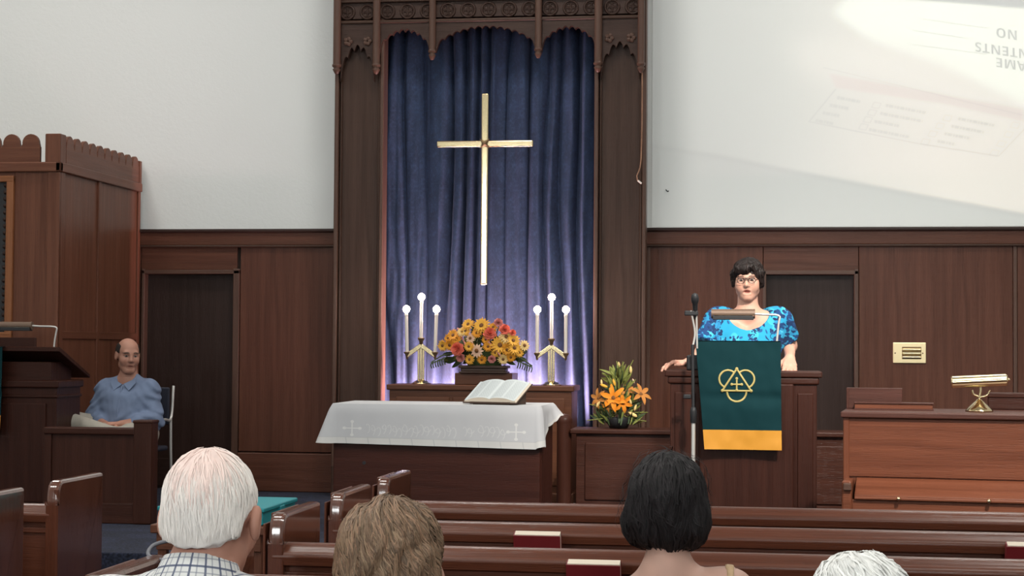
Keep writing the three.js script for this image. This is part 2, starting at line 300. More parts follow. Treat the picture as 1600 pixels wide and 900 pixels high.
// ================================================================ REREDOS WITH CURTAIN AND CROSS
{
  const t = thing('reredos', 'dark carved wooden altar screen framing the blue curtain', 'altar screen', [0, PLAT, -12.8]);
  const Y = y => y - PLAT, zf = 0, zb = -.16;
  for (const [a, b, tall] of [[-3.215, -2.845, 1], [-1.235, -.86, 1]]) {
    part('pilaster_panel', bx(a + .04, b - .03, Y(.5), Y(4.7), zb, zf - .06, .004, 1), M.reredos, t);
    part('plinth', bx(a, b, 0, Y(.55), zb, zf - .01, .01, 0), M.reredos, t);
    for (const [x, w] of [[a, .032], [a + .036, .018], [b - .04, .022], [b - .018, .03]]) part('moulding', bx(x, x + w, Y(.5), Y(4.7), zb, zf - (w < .025 ? .04 : .012), .009, 1), w < .025 ? M.reredos : M.colonette, t);
  }
  // carved canopy hanging forward of the curtain
  const zc = .02;
  part('canopy_frieze', bx(-3.215, -.86, Y(3.93), Y(4.75), -.12, zc - .03, .004, 0), M.carved, t);
  part('canopy_moulding', bx(-3.21, -.865, Y(3.888), Y(3.915), -.1, zc + .005, .01, 0), M.reredos, t);
  part('canopy_moulding', bx(-3.21, -.865, Y(4.05), Y(4.07), -.1, zc, .008, 0), M.reredos, t);
  // one cusped arch board per bay: outline of small scallops along an arch
  function archBoard(xa, xb, ySide, yTop, n, r) {
    const s = new THREE.Shape(), yT = 3.90; s.moveTo(xa, yT); s.lineTo(xa, ySide - .05);
    const w = xb - xa, cy = u => ySide + (yTop - ySide) * Math.pow(Math.sin(Math.PI * clamp(u, 0, 1)), .62);
    for (let i = 0; i < n; i++) { // a bite between every two cusps
      const u0 = i / n, u1 = (i + 1) / n, K = 7;
      for (let k = 0; k <= K; k++) { const u = lerp(u0, u1, k / K); s.lineTo(xa + w * lerp(.02, .98, u), cy(u) + r * Math.sin(Math.PI * k / K) - r * .35); }
    }
    s.lineTo(xb, ySide - .05); s.lineTo(xb, yT); s.closePath();
    const g = extrude(s, .05, .004, 6); g.translate(0, -PLAT, zc - .055); return uvWood(g, 0);
  }
  const bays = [[-3.165, -2.905, 3.50, 3.70, 5, .045], [-2.865, -2.48, 3.70, 3.83, 8, .022], [-2.435, -1.672, 3.71, 3.845, 13, .020], [-1.63, -1.225, 3.70, 3.83, 8, .022], [-1.185, -.905, 3.49, 3.69, 5, .045]];
  for (const b of bays) part('cusped_arch', archBoard(...b), M.carved, t);
  for (const [a, b, , yt] of [bays[0], bays[4]]) for (const x of [lerp(a, b, .22), lerp(a, b, .8)]) { // leaf bosses in the spandrels
    const g = mergeGeometries([0, 1, 2, 3, 4].map(k => { const s = sphere(.017, .02 * Math.cos(k * 1.257), .02 * Math.sin(k * 1.257), 0, 8, 6); return s; })); g.scale(1, 1, .5); g.translate(x, Y(yt + .055), zc); part('leaf_boss', g, M.colonette, t);
  }
  for (let i = 0; i < 15; i++) { // tracery roundels in the frieze
    const x = lerp(-3.12, -.95, i / 14); const g = new THREE.TorusGeometry(.052, .010, 6, 18); g.translate(x, Y(3.982), zc - .028); const q = [0, 1, 2, 3].map(k => { const e = new THREE.TorusGeometry(.02, .006, 5, 10); e.translate(x + .021 * Math.cos(k * Math.PI / 2 + .78), Y(3.982) + .021 * Math.sin(k * Math.PI / 2 + .78), zc - .03); return e; });
    part('tracery_roundel', [g, ...q], M.carved, t);
  }
  // colonettes with turned pendants
  for (const [x, y, r] of [[-3.19, 3.515, .031], [-2.885, 3.512, .030], [-2.456, 3.612, .027], [-1.652, 3.612, .027], [-1.204, 3.500, .030], [-.886, 3.490, .027]]) {
    const prof = [[0, -.012], [r * .45, -.008], [r * .8, .012], [r * 1.05, .026], [r * .7, .036], [r * 1.15, .05], [r * 1.15, .062], [r * .95, .07], [r * .95, 4.7 - y], [0, 4.7 - y]];
    const g = lathe(prof, 16); g.translate(x, Y(y), zc + .01); part('colonette', uvWood(g, 1), M.colonette, t);
  }
}
{ // curtain
  const x0 = -2.97, x1 = -1.10, y0 = PLAT + .02, y1 = 4.2, nx = 420, ny = 60, pos = [], uv = [], idx = [];
  const s = []; { let a = 0; const steps = []; for (let i = 0; i <= nx; i++) steps.push(a += .55 + .9 * Math.abs(nz3(i * .021, 3.3, 8.1)) * 2.2); for (const q of steps) s.push(q / a); }
  const fold = (u, v) => {
    const ph = u * 14 * Math.PI + 2.6 * nz3(u * 5, v * .35, 1.7) + .9 * nz3(u * 13, v * .5, 4.1);
    const amp = .046 + .034 * nz3(u * 8, v * .4, 9.2), c = Math.sin(ph);
    return amp * (2 * Math.pow(Math.abs(c), .55) - 1.1) + .011 * Math.sin(ph * 2.3 + 3 * nz3(u * 8, v * .4, 5)) + .006 * nz3(u * 60, v * 3, 2) + .012 * nz3(u * 3, v * 1.5, 7.7);
  };
  for (let j = 0; j <= ny; j++) for (let i = 0; i <= nx; i++) {
    const v = j / ny, u = s[i], d = fold(u, v * 4);
    pos.push(lerp(x0, x1, u) + .016 * nz3(u * 20, v * 2, 3) + .004 * Math.cos(u * 11 * Math.PI * 4), lerp(y0, y1, v), -13.085 + d); uv.push(u * 2.4, v * 4);
  }
  for (let j = 0; j < ny; j++) for (let i = 0; i < nx; i++) { const a = j * (nx + 1) + i, b = a + 1, c = a + nx + 1, d = c + 1; idx.push(a, b, d, a, d, c); }
  const g = new THREE.BufferGeometry(); g.setAttribute('position', new THREE.Float32BufferAttribute(pos, 3)); g.setAttribute('uv', new THREE.Float32BufferAttribute(uv, 2)); g.setIndex(idx); g.computeVertexNormals();
  single('curtain', g, M.curtain, 'tall navy blue curtain hanging in folds behind the cross', 'curtain');
}
{ // brass cross
  const t = thing('cross', 'tall brass cross hanging in front of the blue curtain', 'cross', [-2.063, 2.976, -12.86]);
  part('upright', bx(-.027, .027, -1.062, .382, -.018, .018, .012), M.brass, t);
  part('crossbar', bx(-.367, .367, -.025, .025, -.016, .016, .011), M.brass, t);
  const boss = [0, 1, 2, 3].map(k => { const g = new THREE.ConeGeometry(.02, .05, 4); g.translate(0, .027, 0); g.rotateZ(k * Math.PI / 2 + Math.PI / 4); g.translate(0, 0, .022); return g; });
  part('rosette', [...boss, sphere(.016, 0, 0, .024, 10, 8)], M.darkBrass, t);
  part('hanger', cyl(.008, .008, V(0, 0, -.16), V(0, 0, -.015), 8), M.darkBrass, t);
}
{ // pull cord at the right of the screen
  const t = thing('pull_cord', 'thin pale cord with a hooked end hanging on the right edge of the altar screen', 'cord', [-.889, 2.66, -12.775]);
  part('cord', tube([V(.012, 2.0, 0), V(.012, 1.0, .004), V(.01, .3, .006), V(.0, .12, .01), V(-.026, .042, .014), V(-.012, .018, .016), V(.006, .005, .016)], .0046, 60, 6), M.worn, t);
  part('cord_end', tube([V(-.016, .022, .016), V(-.004, .012, .017), V(.012, 0, .017)], .0065, 8, 8), M.candle, t);
}
{ // lamp tube behind the altar
  const t = thing('tube_light', 'pinkish tube light hidden behind the altar lighting the curtain', 'tube light', [-2.05, PLAT, -12.945]);
  const glow = new THREE.MeshStandardMaterial({ color: L(.9, .85, .9), emissive: L(1, .62, .67), emissiveIntensity: 3 });
  part('light_tube', cyl(.014, .014, V(-.61, .585, 0), V(.61, .585, 0), 12), glow, t);
  for (const s of [-1, 1]) part('socket', [bx(s * .62 - .015, s * .62 + .015, .565, .615, -.02, .02), bx(s * .6 - .02, s * .6 + .02, 0, .57, -.012, .012)], M.chrome, t);
  part('housing', bx(-.62, .62, .545, .57, -.025, .025), M.chrome, t);
}

// ================================================================ ALTAR AND WHAT STANDS ON IT
{
  const t = thing('altar', 'brown wooden altar with a raised middle step below the cross', 'altar', [-2.025, PLAT, -12.45]);
  const H = 1.172 - PLAT;
  part('body', bx(-.67, .67, 0, H - .03, -.42, -.02, .006, 0), M.altar, t);
  part('top', bx(-.688, .688, H - .04, H, -.44, 0, .008, 0), M.altar, t);
  part('plinth', bx(-.69, .69, 0, .09, -.43, 0, .008, 0), M.altar, t);
  for (const [a, b] of [[-.62, -.22], [-.2, .2], [.22, .62]]) part('front_panel', bx(a, b, .14, H - .09, -.03, -.012, .008, 0), M.altar, t);
  part('gradine', bx(-.20, .225, H, H + .085, -.40, -.10, .006, 0), M.altar, t);
}
const ALT = 1.172;
function candelabra(x, label) {
  const t = thing('candelabra', label, 'candelabra', [x, ALT, -12.6], 0, 'brass candelabras on the altar');
  part('base', [lathe([[0, 0], [.075, 0], [.072, .008], [.055, .014], [.05, .022], [.028, .03], [.02, .036], [0, .036]], 8)], M.brass, t);
  part('stem', [bx(-.026, -.010, .03, .275, -.006, .006, .003), bx(.010, .026, .03, .275, -.006, .006, .003), bx(-.008, .008, .03, .30, -.012, .004, .003)], M.brass, t);
  for (const s of [-1, 1]) {
    const g = bx(-.068, .068, -.016, .016, -.009, .009, .004); g.rotateZ(-s * .62); g.translate(s * .056, .245, 0); part('arm', g, M.brass, t);
    part('candle_cup', lathe([[0, -.05], [.008, -.045], [.012, -.02], [.024, 0], [.022, .006], [.013, .002], [0, .002]], 14).translate(s * .105, .232, 0), M.darkBrass, t);
  }
  part('candle_cup', lathe([[0, -.045], [.012, -.04], [.014, -.02], [.026, 0], [.024, .008], [.014, .004], [0, .004]], 14).translate(0, .335, 0), M.darkBrass, t);
}
candelabra(-2.487, 'three-armed brass candelabra left of the flowers on the altar');
candelabra(-1.519, 'three-armed brass candelabra right of the flowers on the altar');
{
  const glow = new THREE.MeshStandardMaterial({ color: L(.9, .86, .84), emissive: L(1, .80, .74), emissiveIntensity: 26 });
  const where = { '-1': 'left', '0': 'tall middle', '1': 'right' };
  for (const [cx, side] of [[-2.487, 'left'], [-1.519, 'right']]) for (const s of [-1, 0, 1]) {
    const y0 = s ? ALT + .235 : ALT + .34, h = s ? .285 : .27, x = cx + s * .105;
    const t = thing('candle', `lit white candle, the ${where[s]} one in the ${side} candelabra`, 'candle', [x, y0, -12.6], 0, 'lit candles on the altar');
    const lean = side === 'left' && s ? -.008 * s * -1 : 0;
    part('wax', [cyl(.0125, .0125, V(0, 0, 0), V(lean, h, 0), 14)], M.candle, t);
    part('candle_rim', [cyl(.0145, .0135, V(lean, h - .012, 0), V(lean, h + .004, 0), 14)], M.candle, t);
    const f = lathe([[0, -.026], [.012, -.022], [.023, -.012], [.028, .002], [.024, .017], [.012, .028], [0, .032]], 16); f.translate(lean, h + .03, 0); part('flame_bulb', f, glow, t);
    const l = new THREE.PointLight(L(1, .82, .74), .10, 0, 2); l.position.set(lean, h + .03, 0); l.shadow.radius = 1; l.castShadow = true; t.add(l); l.name = 'candle_glow';
  }
}
// ---------------------------------------------------------------- flowers
function petalGeo(len, wid, lift, curl, n = 4) { // one petal along +y, cupped, in the z=up sense
  const pos = [], idx = [];
  for (let i = 0; i <= n; i++) { const t = i / n, w = wid * Math.sin(Math.PI * (.12 + .80 * t)) * (t > .97 ? .55 : 1), y = len * t, z = lift * t + curl * t * t; pos.push(-w, y, z + w * .25, 0, y, z, w, y, z + w * .25); }
  for (let i = 0; i < n; i++) for (const k of [0, 1]) { const a = i * 3 + k; idx.push(a, a + 1, a + 4, a, a + 4, a + 3); }
  const g = new THREE.BufferGeometry(); g.setAttribute('position', new THREE.Float32BufferAttribute(pos, 3)); g.setAttribute('uv', new THREE.Float32BufferAttribute(new Float32Array(pos.length / 3 * 2), 2)); g.setIndex(idx); g.computeVertexNormals(); return flat(g);
}
function ring(n, len, wid, lift, curl, turn = 0, z = 0) { const out = []; for (let i = 0; i < n; i++) { const g = petalGeo(len * rr(.92, 1.06), wid, lift, curl); g.rotateZ(turn + i / n * Math.PI * 2 + rr(-.06, .06)); g.translate(0, 0, z); out.push(g); } return out; }
const BLOOM = {
  gerbera: merge([...ring(16, .060, .0085, .008, -.006), ...ring(14, .046, .008, .016, -.002, .2, .003)]),
  daisy: merge(ring(12, .050, .010, .010, -.010)),
  rose: merge([...ring(7, .046, .024, .016, -.004), ...ring(6, .036, .02, .028, .002, .4, .004), ...ring(5, .026, .015, .034, .006, .9, .006), ...ring(4, .016, .01, .034, .012, .2, .01)]),
};
const CENTER = (() => { const g = new THREE.SphereGeometry(.015, 12, 8); g.scale(1, 1, .5); g.translate(0, 0, .008); return flat(g); })();
const PM = { yellow: petal(L(.78, .40, .045)), amber: petal(L(.72, .30, .02)), pale: petal(L(.80, .56, .22)), cream: petal(L(.80, .52, .36)), coral: petal(L(.78, .19, .12)), pink: petal(L(.62, .25, .22)), brown: petal(L(.16, .06, .012)), orange: petal(L(.78, .24, .008)), ochre: petal(L(.45, .17, .03)) };
function place(o, x, y, z, nx, ny, nzz, s = 1) { o.position.set(x, y, z); o.quaternion.setFromUnitVectors(V(0, 0, 1), V(nx, ny, nzz).normalize()); o.scale.setScalar(s); return o; }
const LEAF = (() => { const g = petalGeo(.09, .016, .01, -.03, 5); return g; })();
{
  const t = thing('flower_arrangement', 'mound of yellow, orange and coral flowers in a dark planter on the altar', 'flowers', [-2.012, 1.257, -12.6]);
  part('planter', [bx(-.175, .175, .0, .014, -.08, .08, .005), bx(-.165, .165, .012, .04, -.072, .072, .008), bx(-.18, .18, .036, .056, -.085, .085, .006)], M.leather, t);
  const core = new THREE.SphereGeometry(1, 24, 14); core.scale(.15, .085, .06); core.translate(0, .115, -.02); const cp = core.attributes.position;
  for (let i = 0; i < cp.count; i++) { const k = 1 + .25 * nz3(cp.getX(i) * 20, cp.getY(i) * 20, cp.getZ(i) * 20); cp.setXYZ(i, cp.getX(i) * k, .115 + (cp.getY(i) - .115) * k, cp.getZ(i) * k); } core.computeVertexNormals();
  part('floral_foam', flat(core), new THREE.MeshStandardMaterial({ color: L(.07, .12, .045), roughness: 1 }), t);
  const list = [ // kind, petals, x, y (m above planter foot), size
    ['gerbera', 'yellow', -.005, .345, 1.15], ['gerbera', 'yellow', -.105, .355, .85], ['rose', 'coral', .055, .285, 1.15], ['rose', 'pink', .115, .365, .8], ['rose', 'coral', .16, .315, 1], ['gerbera', 'pale', .175, .265, 1], ['gerbera', 'yellow', .225, .24, .95],
    ['gerbera', 'amber', -.215, .275, .9], ['gerbera', 'pale', -.15, .30, .7], ['gerbera', 'yellow', -.125, .305, .75], ['daisy', 'cream', -.085, .255, .8], ['gerbera', 'yellow', -.295, .20, .8], ['gerbera', 'amber', -.24, .205, .85], ['rose', 'coral', -.175, .175, 1.2], ['rose', 'pink', -.155, .115, .8],
    ['daisy', 'cream', -.035, .165, 1.05], ['gerbera', 'yellow', .13, .205, 1.25], ['gerbera', 'amber', .185, .175, .9], ['gerbera', 'yellow', .235, .185, .95], ['gerbera', 'amber', .21, .12, .7], ['daisy', 'pale', .305, .205, .85], ['gerbera', 'amber', .08, .335, .7], ['gerbera', 'yellow', .27, .15, .6], ['gerbera', 'amber', -.19, .245, .75], ['gerbera', 'yellow', .10, .15, .6], ['gerbera', 'amber', -.255, .255, .6], ['rose', 'coral', .22, .295, .6], ['gerbera', 'amber', .045, .195, .7], ['gerbera', 'yellow', -.095, .195, .7], ['gerbera', 'amber', .0, .10, .65], ['rose', 'pink', .075, .105, .7], ['gerbera', 'yellow', -.09, .10, .7], ['gerbera', 'amber', .03, .245, .6], ['gerbera', 'pale', .155, .105, .75], ['gerbera', 'amber', -.04, .29, .7],
  ];
  for (const [k, c, x, y, s] of list) {
    const b = part('blossom', BLOOM[k], PM[c], t), nx = x * 2.2, ny = (y - .12) * 2.6; part('stem', tube([V(x * .3, .1, -.01), V(x * .7, .1 + (y - .1) * .6, .02), V(x, y, .02)], .004, 6, 4), M.leaf, t);
    place(b, x, y, .03 + .11 * Math.sqrt(Math.max(0, 1 - (x / .36) ** 2)) * (1 - Math.abs(y - .18) * 1.4), nx + rr(-.25, .25), ny + rr(-.25, .25) - .1, 1, s);
    if (k !== 'rose') part('flower_center', CENTER, PM.brown, b);
  }
  for (let i = 0; i < 120; i++) { const a = rr(-.45, Math.PI + .45), r = rr(.2, 1.0), b = part('leaf', LEAF, i % 5 ? M.leaf : M.leafLight, t); b.position.set(.24 * r * Math.cos(a), .14 + .13 * r * Math.sin(a), rr(-.04, .09)); b.rotation.set(rr(-.5, .8), rr(-.5, .5), a - Math.PI / 2 + rr(-.4, .4)); }
  for (const [x, y, d] of [[-.27, .12, -1], [.24, .10, 1]]) { // drooping dark fronds at both ends
    const gs = []; for (let i = 0; i < 7; i++) { const u = i / 6; gs.push(tube([V(x + d * u * .1, y - u * .04, .05), V(x + d * (u * .1 + .02), y - .02 - u * .04, .06), V(x + d * (u * .1 + .012), y - .06 - u * .03, .062)], .0045, 8, 5)); }
    gs.push(tube([V(x - d * .06, y + .02, .04), V(x + d * .03, y + .01, .05), V(x + d * .12, y - .045, .05)], .005, 12, 5)); part('frond', gs, M.leaf, t);
  }
  for (const [a, b] of [[[.02, .26, .13], [.14, .13, .15]], [[-.11, .30, .1], [-.06, .2, .13]], [[-.19, .33, .07], [-.12, .2, .12]]]) part('twig', cyl(.006, .005, V(...a), V(...b), 6), PM.pink, t);
}
// ---------------------------------------------------------------- communion table with cloth and Bible
const TAB = 1.09;
{
  const t = thing('communion_table', 'dark wooden communion table under the white cloth', 'table', [-1.977, PLAT, -10.5]);
  const H = TAB - PLAT - .004;
  part('tabletop', bx(-.655, .655, H - .045, H, -.62, .0, .008, 0), M.table, t);
  part('front_panel', bx(-.645, .645, .06, H - .04, -.05, -.015, .005, 0), M.table, t);
  for (const s of [-1, 1]) { part('side_panel', bx(s * .63 - .02, s * .63 + .02, .06, H - .04, -.6, -.04, .005, 1), M.table, t); }
  part('plinth', bx(-.66, .66, 0, .08, -.62, .005, .01, 0), M.table, t);
  part('back_panel', bx(-.62, .62, .06, H - .04, -.6, -.575, .004, 0), M.table, t);
  part('key_hole', cyl(.011, .011, V(-.45, .42, -.016), V(-.45, .42, -.010), 12), M.black, t);
}
{ // cloth: a flat top and a skirt around three sides, drop and flare varying along the hem
  const hw = .652, zf = .012, zb = -.60, pts = [], per = [];
  const push = (x, z, ox, oz, drop, flare, wave) => per.push({ x, z, ox, oz, drop, flare, wave });
  const N = 90;
  for (let i = 0; i <= 24; i++) { const u = i / 24; push(-hw, lerp(zb, zf - .03, u), -1, 0, lerp(.17, .235, u), .015 + .035 * u, .004); }
  for (let i = 1; i < 8; i++) { const a = i / 8 * Math.PI / 2; push(-hw + .03 - .03 * Math.cos(a), zf - .03 + .03 * Math.sin(a), -Math.cos(a) * 1.2, Math.sin(a), .235, .055 * Math.cos(a) + .025, .002); }
  for (let i = 0; i <= N; i++) { const u = i / N; push(lerp(-hw + .03, hw - .03, u), zf, 0, 1, lerp(.234, .256, u), .012 + .008 * Math.exp(-u * 14), .004); }
  for (let i = 1; i < 8; i++) { const a = i / 8 * Math.PI / 2; push(hw - .03 + .03 * Math.sin(a), zf - .03 + .03 * Math.cos(a), Math.sin(a), Math.cos(a), .25 - .012 * Math.sin(a), .02, .001); }
  for (let i = 0; i <= 24; i++) { const u = i / 24; push(hw, lerp(zf - .03, zb, u), 1, 0, Math.max(.07, .24 - .12 * sstep(.04, .4, u) - .09 * sstep(.5, 1, u) + .01 * Math.sin(u * 20)), .006 + .05 * sstep(.3, .9, u), .006); }
  const rows = 14, pos = [], uv = [], idx = [], n = per.length; let len = 0; const acc = [0];
  for (let i = 1; i < n; i++) acc.push(len += Math.hypot(per[i].x - per[i - 1].x, per[i].z - per[i - 1].z));
  for (let j = 0; j <= rows; j++) for (let i = 0; i < n; i++) {
    const p = per[i], v = j / rows, bend = Math.min(1, v * 4), w = p.wave * v * Math.sin(acc[i] * 34 + Math.sin(acc[i] * 9) * 2), o = .010 * Math.sin(bend * Math.PI / 2) + p.flare * v + w;
    pos.push(p.x + p.ox * o, TAB + .004 - .008 * (1 - Math.cos(bend * Math.PI / 2)) - p.drop * v, p.z + p.oz * o); uv.push(acc[i] / len, 1 - v);
  }
  for (let j = 0; j < rows; j++) for (let i = 0; i < n - 1; i++) { const a = j * n + i, b = a + 1, c = a + n, d = c + 1; idx.push(a, c, d, a, d, b); }
  const skirt = new THREE.BufferGeometry(); skirt.setAttribute('position', new THREE.Float32BufferAttribute(pos, 3)); skirt.setAttribute('uv', new THREE.Float32BufferAttribute(uv, 2)); skirt.setIndex(idx); skirt.computeVertexNormals();
  const tex = canvasTex(2048, 256, (c, w, h) => { // linen with embroidery: crosses, worn illegible stitching and a hem band
    c.fillStyle = '#dcdcde'; c.fillRect(0, 0, w, h); c.fillStyle = '#eceae6'; c.fillRect(0, h * .84, w, h * .16); c.fillStyle = '#d2d2d2'; c.fillRect(0, h * .83, w, 3);
    const U = x => (acc[31] + (x + .62)) / len * w, sx = w / len;
    c.strokeStyle = '#f6f5f2'; c.lineCap = 'round'; c.lineWidth = 7;
    for (const [x, y] of [[-.51, .60], [.51, .60]]) { const X = U(x), Y = h * y; c.beginPath(); c.moveTo(X - 40, Y); c.lineTo(X + 40, Y); c.moveTo(X, Y - 44); c.lineTo(X, Y + 44); c.stroke(); for (const [a, b] of [[-40, 0], [40, 0], [0, -44], [0, 44]]) { c.beginPath(); c.arc(X + a, Y + b, 6, 0, 7); c.stroke(); } }
    c.lineWidth = 4; c.strokeStyle = 'rgba(240,240,238,.75)'; let s2 = 3; const r2 = () => { s2 = (s2 * 16807) % 2147483647; return s2 / 2147483647; };
    for (let k = 0; k < 26; k++) { const X = U(lerp(-.42, .42, k / 25)), Y = h * (.56 + .08 * r2()); if (k === 17 || k === 20) continue; c.beginPath(); c.moveTo(X, Y - 26 * r2()); c.bezierCurveTo(X + 20 * r2(), Y - 40, X + 30, Y + 30 * r2(), X + 8, Y + 40); c.stroke(); if (k % 2) { c.beginPath(); c.arc(X + 10, Y, 10 + 8 * r2(), 0, 4); c.stroke(); } }
    c.strokeStyle = 'rgba(214,214,214,.9)'; c.lineWidth = 5; for (let k = 0; k < 9; k++) { const X = U(lerp(-.55, .55, k / 8)); c.beginPath(); c.moveTo(X, h * .84); c.lineTo(X + 6, h); c.stroke(); }
  });
  const cm = M.linen.clone(); cm.map = tex; cm.color = L(.74, .74, .75); cm.bumpMap = null;
  const t = thing('table_cloth', 'white embroidered linen cloth draped over the communion table', 'tablecloth', [-1.977, 0, -10.5]);
  part('skirt', skirt, cm, t);
  const s = new THREE.Shape(); per.forEach((p, i) => i ? s.lineTo(p.x, -p.z) : s.moveTo(p.x, -p.z)); const top = new THREE.ShapeGeometry(s); top.rotateX(-Math.PI / 2); top.translate(0, TAB + .004, 0);
  part('top_sheet', flat(top), M.linen, t);
}
{ // open Bible on a low tilted stand
  const stand = thing('book_stand', 'low dark tilted stand under the open Bible', 'book stand', [-1.62, TAB + .004, -10.68], -.30);
  const s = new THREE.Shape(); s.moveTo(.10, 0); s.lineTo(-.13, 0); s.lineTo(-.13, .125); s.lineTo(.10, .012); s.closePath();
  const wedge = extrude(s, .26, .004); wedge.rotateY(-Math.PI / 2); wedge.translate(.13, 0, 0); const w2 = wedge.clone(); part('wedge', uvWood(w2, 0), M.leather, stand);
  part('ledge', bx(-.14, .14, .004, .026, .10, .115, .003), M.leather, stand);
  const b = thing('open_bible', 'large open Bible tilted towards the congregation on the white cloth', 'book', [-1.62, TAB + .019, -10.68], -.30);
  const tilt = Math.atan2(.113, .23), pageProfile = (sgn) => { const sh = new THREE.Shape(); sh.moveTo(0, 0); const pr = u => .012 + .022 * Math.sqrt(Math.sin(Math.PI * Math.min(1, u * 1.1 + .06))) * (1 - .35 * u); for (let i = 0; i <= 12; i++) sh.lineTo(sgn * .172 * i / 12, pr(i / 12)); sh.lineTo(sgn * .178, 0); sh.closePath(); return sh; };
  const fix = g => { g.translate(0, .006, -.125); g.rotateX(tilt); g.translate(0, .035, 0); g.translate(0, .015, .0); return g; };
  const prints = canvasTex(512, 512, (c, w, h) => { c.fillStyle = '#eef0ef'; c.fillRect(0, 0, w, h); c.strokeStyle = 'rgba(95,105,115,.55)'; c.lineWidth = 3; for (const x0 of [40, 276]) for (let y = 46; y < 480; y += 11) { c.setLineDash([14, 4, 26, 5, 9, 4, 33, 5]); c.lineDashOffset = (y * 37) % 60; c.beginPath(); c.moveTo(x0, y); c.lineTo(x0 + 196, y); c.stroke(); } });
  part('cover', fix(bx(-.185, .185, -.006, 0, -.008, .258, .003)), M.leather, b);
  for (const sg of [-1, 1]) {
    const blk = part('page_block', fix(extrude(pageProfile(sg), .25, .001, 10)), M.pageEdge, b);
    const pos = [], uv = [], idx = []; const pr = u => .012 + .022 * Math.sqrt(Math.sin(Math.PI * Math.min(1, u * 1.1 + .06))) * (1 - .35 * u) + .0012;
    for (let i = 0; i <= 12; i++) for (const z of [.001, .249]) { pos.push(sg * .172 * i / 12, pr(i / 12), z); uv.push(sg > 0 ? i / 12 : 1 - i / 12, 1 - z / .25); }
    for (let i = 0; i < 12; i++) { const a = i * 2; sg > 0 ? idx.push(a, a + 1, a + 3, a, a + 3, a + 2) : idx.push(a, a + 3, a + 1, a, a + 2, a + 3); }
    const g = new THREE.BufferGeometry(); g.setAttribute('position', new THREE.Float32BufferAttribute(pos, 3)); g.setAttribute('uv', new THREE.Float32BufferAttribute(uv, 2)); g.setIndex(idx); g.computeVertexNormals();
    part('printed_page', fix(flat(g)), new THREE.MeshStandardMaterial({ map: prints, color: L(.66, .69, .70), roughness: .9, side: THREE.DoubleSide }), blk);
  }
}
{ // chancel ledge right of the table
  const t = thing('chancel_ledge', 'low dark wooden ledge with a rounded end post, carrying the lilies', 'railing', [-1.27, PLAT, -11.6]);
  const H = .906 - PLAT;
  part('panel', bx(.04, 2.05, 0, H - .03, -.30, -.02, .005, 0), M.rail, t);
  part('cap', bx(.0, 2.07, H - .034, H, -.33, .012, .01, 0), M.rail, t);
  for (const x of [.10, .76, 1.42]) part('front_panel', bx(x, x + .58, .12, H - .09, -.03, -.008, .008, 0), M.rail, t);
  const g = lathe([[0, 0], [.05, 0], [.05, H + .03], [.054, H + .04], [.054, H + .062], [.045, H + .082], [.025, H + .094], [0, H + .098]], 20); g.translate(-.045, 0, -.06); part('end_post', uvWood(g, 1), M.rail, t);
}
{ // lilies
  const t = thing('lily_arrangement', 'orange lilies with green foliage standing on the wooden ledge', 'flowers', [-.955, .908, -11.74]);
  part('pot', lathe([[0, 0], [.06, 0], [.08, .04], [.082, .07], [.075, .073], [.065, .06], [0, .06]], 20), M.black, t);
  const lp = petalGeo(.092, .017, .05, -.045, 6);
  for (const [x, y, z, nx, ny, s, c] of [[-.025, .205, .10, -.25, .15, 1.05, 'orange'], [.035, .175, .11, .45, -.25, .8, 'orange'], [.15, .23, .05, .8, .75, .9, 'ochre'], [-.13, .20, .04, -.8, .2, .8, 'ochre'], [.06, .25, .05, .2, .8, .6, 'ochre'], [-.06, .15, .09, -.5, -.5, .6, 'ochre']]) {
    const b = part('lily_throat', CENTER, PM.brown, t); place(b, x, y, z, nx, ny, 1, s);
    for (let i = 0; i < 6; i++) { const p = part('petal', lp, PM[c], b); p.rotation.z = i * Math.PI / 3 + .2; p.position.z = i % 2 ? .004 : 0; }
  }
  for (const [x, y, a, s, c] of [[-.07, .275, 1.2, 1, 'yellow'], [-.02, .285, .3, .9, 'yellow'], [.13, .08, 1.1, 1.2, 'pale'], [.09, .16, .3, .8, 'pale'], [.11, .12, -.3, .8, 'pale'], [-.145, .14, -.5, .9, 'pale'], [-.01, .10, .6, .7, 'pale'], [.01, .41, .2, .7, 'pale'], [.085, .37, 0, .9, 'pale'], [.11, .305, .4, .6, 'cream'], [-.11, .29, .1, .7, 'pale']]) {
    const g = lathe([[0, 0], [.008, .008], [.011, .025], [.008, .045], [0, .058]], 8); const b = part('bud', g, PM[c], t); b.position.set(x, y, .06); b.rotation.z = a; b.scale.setScalar(s);
  }
  const lg = petalGeo(.13, .010, .015, -.05, 6);
  for (let i = 0; i < 210; i++) { const h = Math.pow(rnd(), 1.25), a = rr(0, 6.28), b = part('leaf', lg, i % 3 && rnd() > h * .7 ? M.leaf : M.leafLight, t); b.position.set(.105 * (1 - h * .75) * Math.cos(a), .02 + h * .34, .105 * (1 - h * .75) * Math.sin(a)); b.rotation.set(rr(-.5, 1.3), rr(-.7, .7), Math.cos(a) * -rr(.2, 1.5)); b.scale.setScalar(rr(.5, .95)); }
  for (const [x, y] of [[-.2, .16], [.2, .11], [.19, .05], [-.21, .05], [.10, .46], [.03, .45]]) part('grass_blade', tube([V(0, .1, 0), V(x * .5, .1 + (y - .1) * .7, .03), V(x, y, .04)], .003, 10, 4), M.leafLight, t);
  for (const [x, z] of [[-.03, 0], [.03, .02], [0, -.02]]) part('stem', tube([V(x, .08, z), V(x * 1.4, .25, z), V(x * .5, .42, z)], .005, 8, 5), M.leaf, t);
}

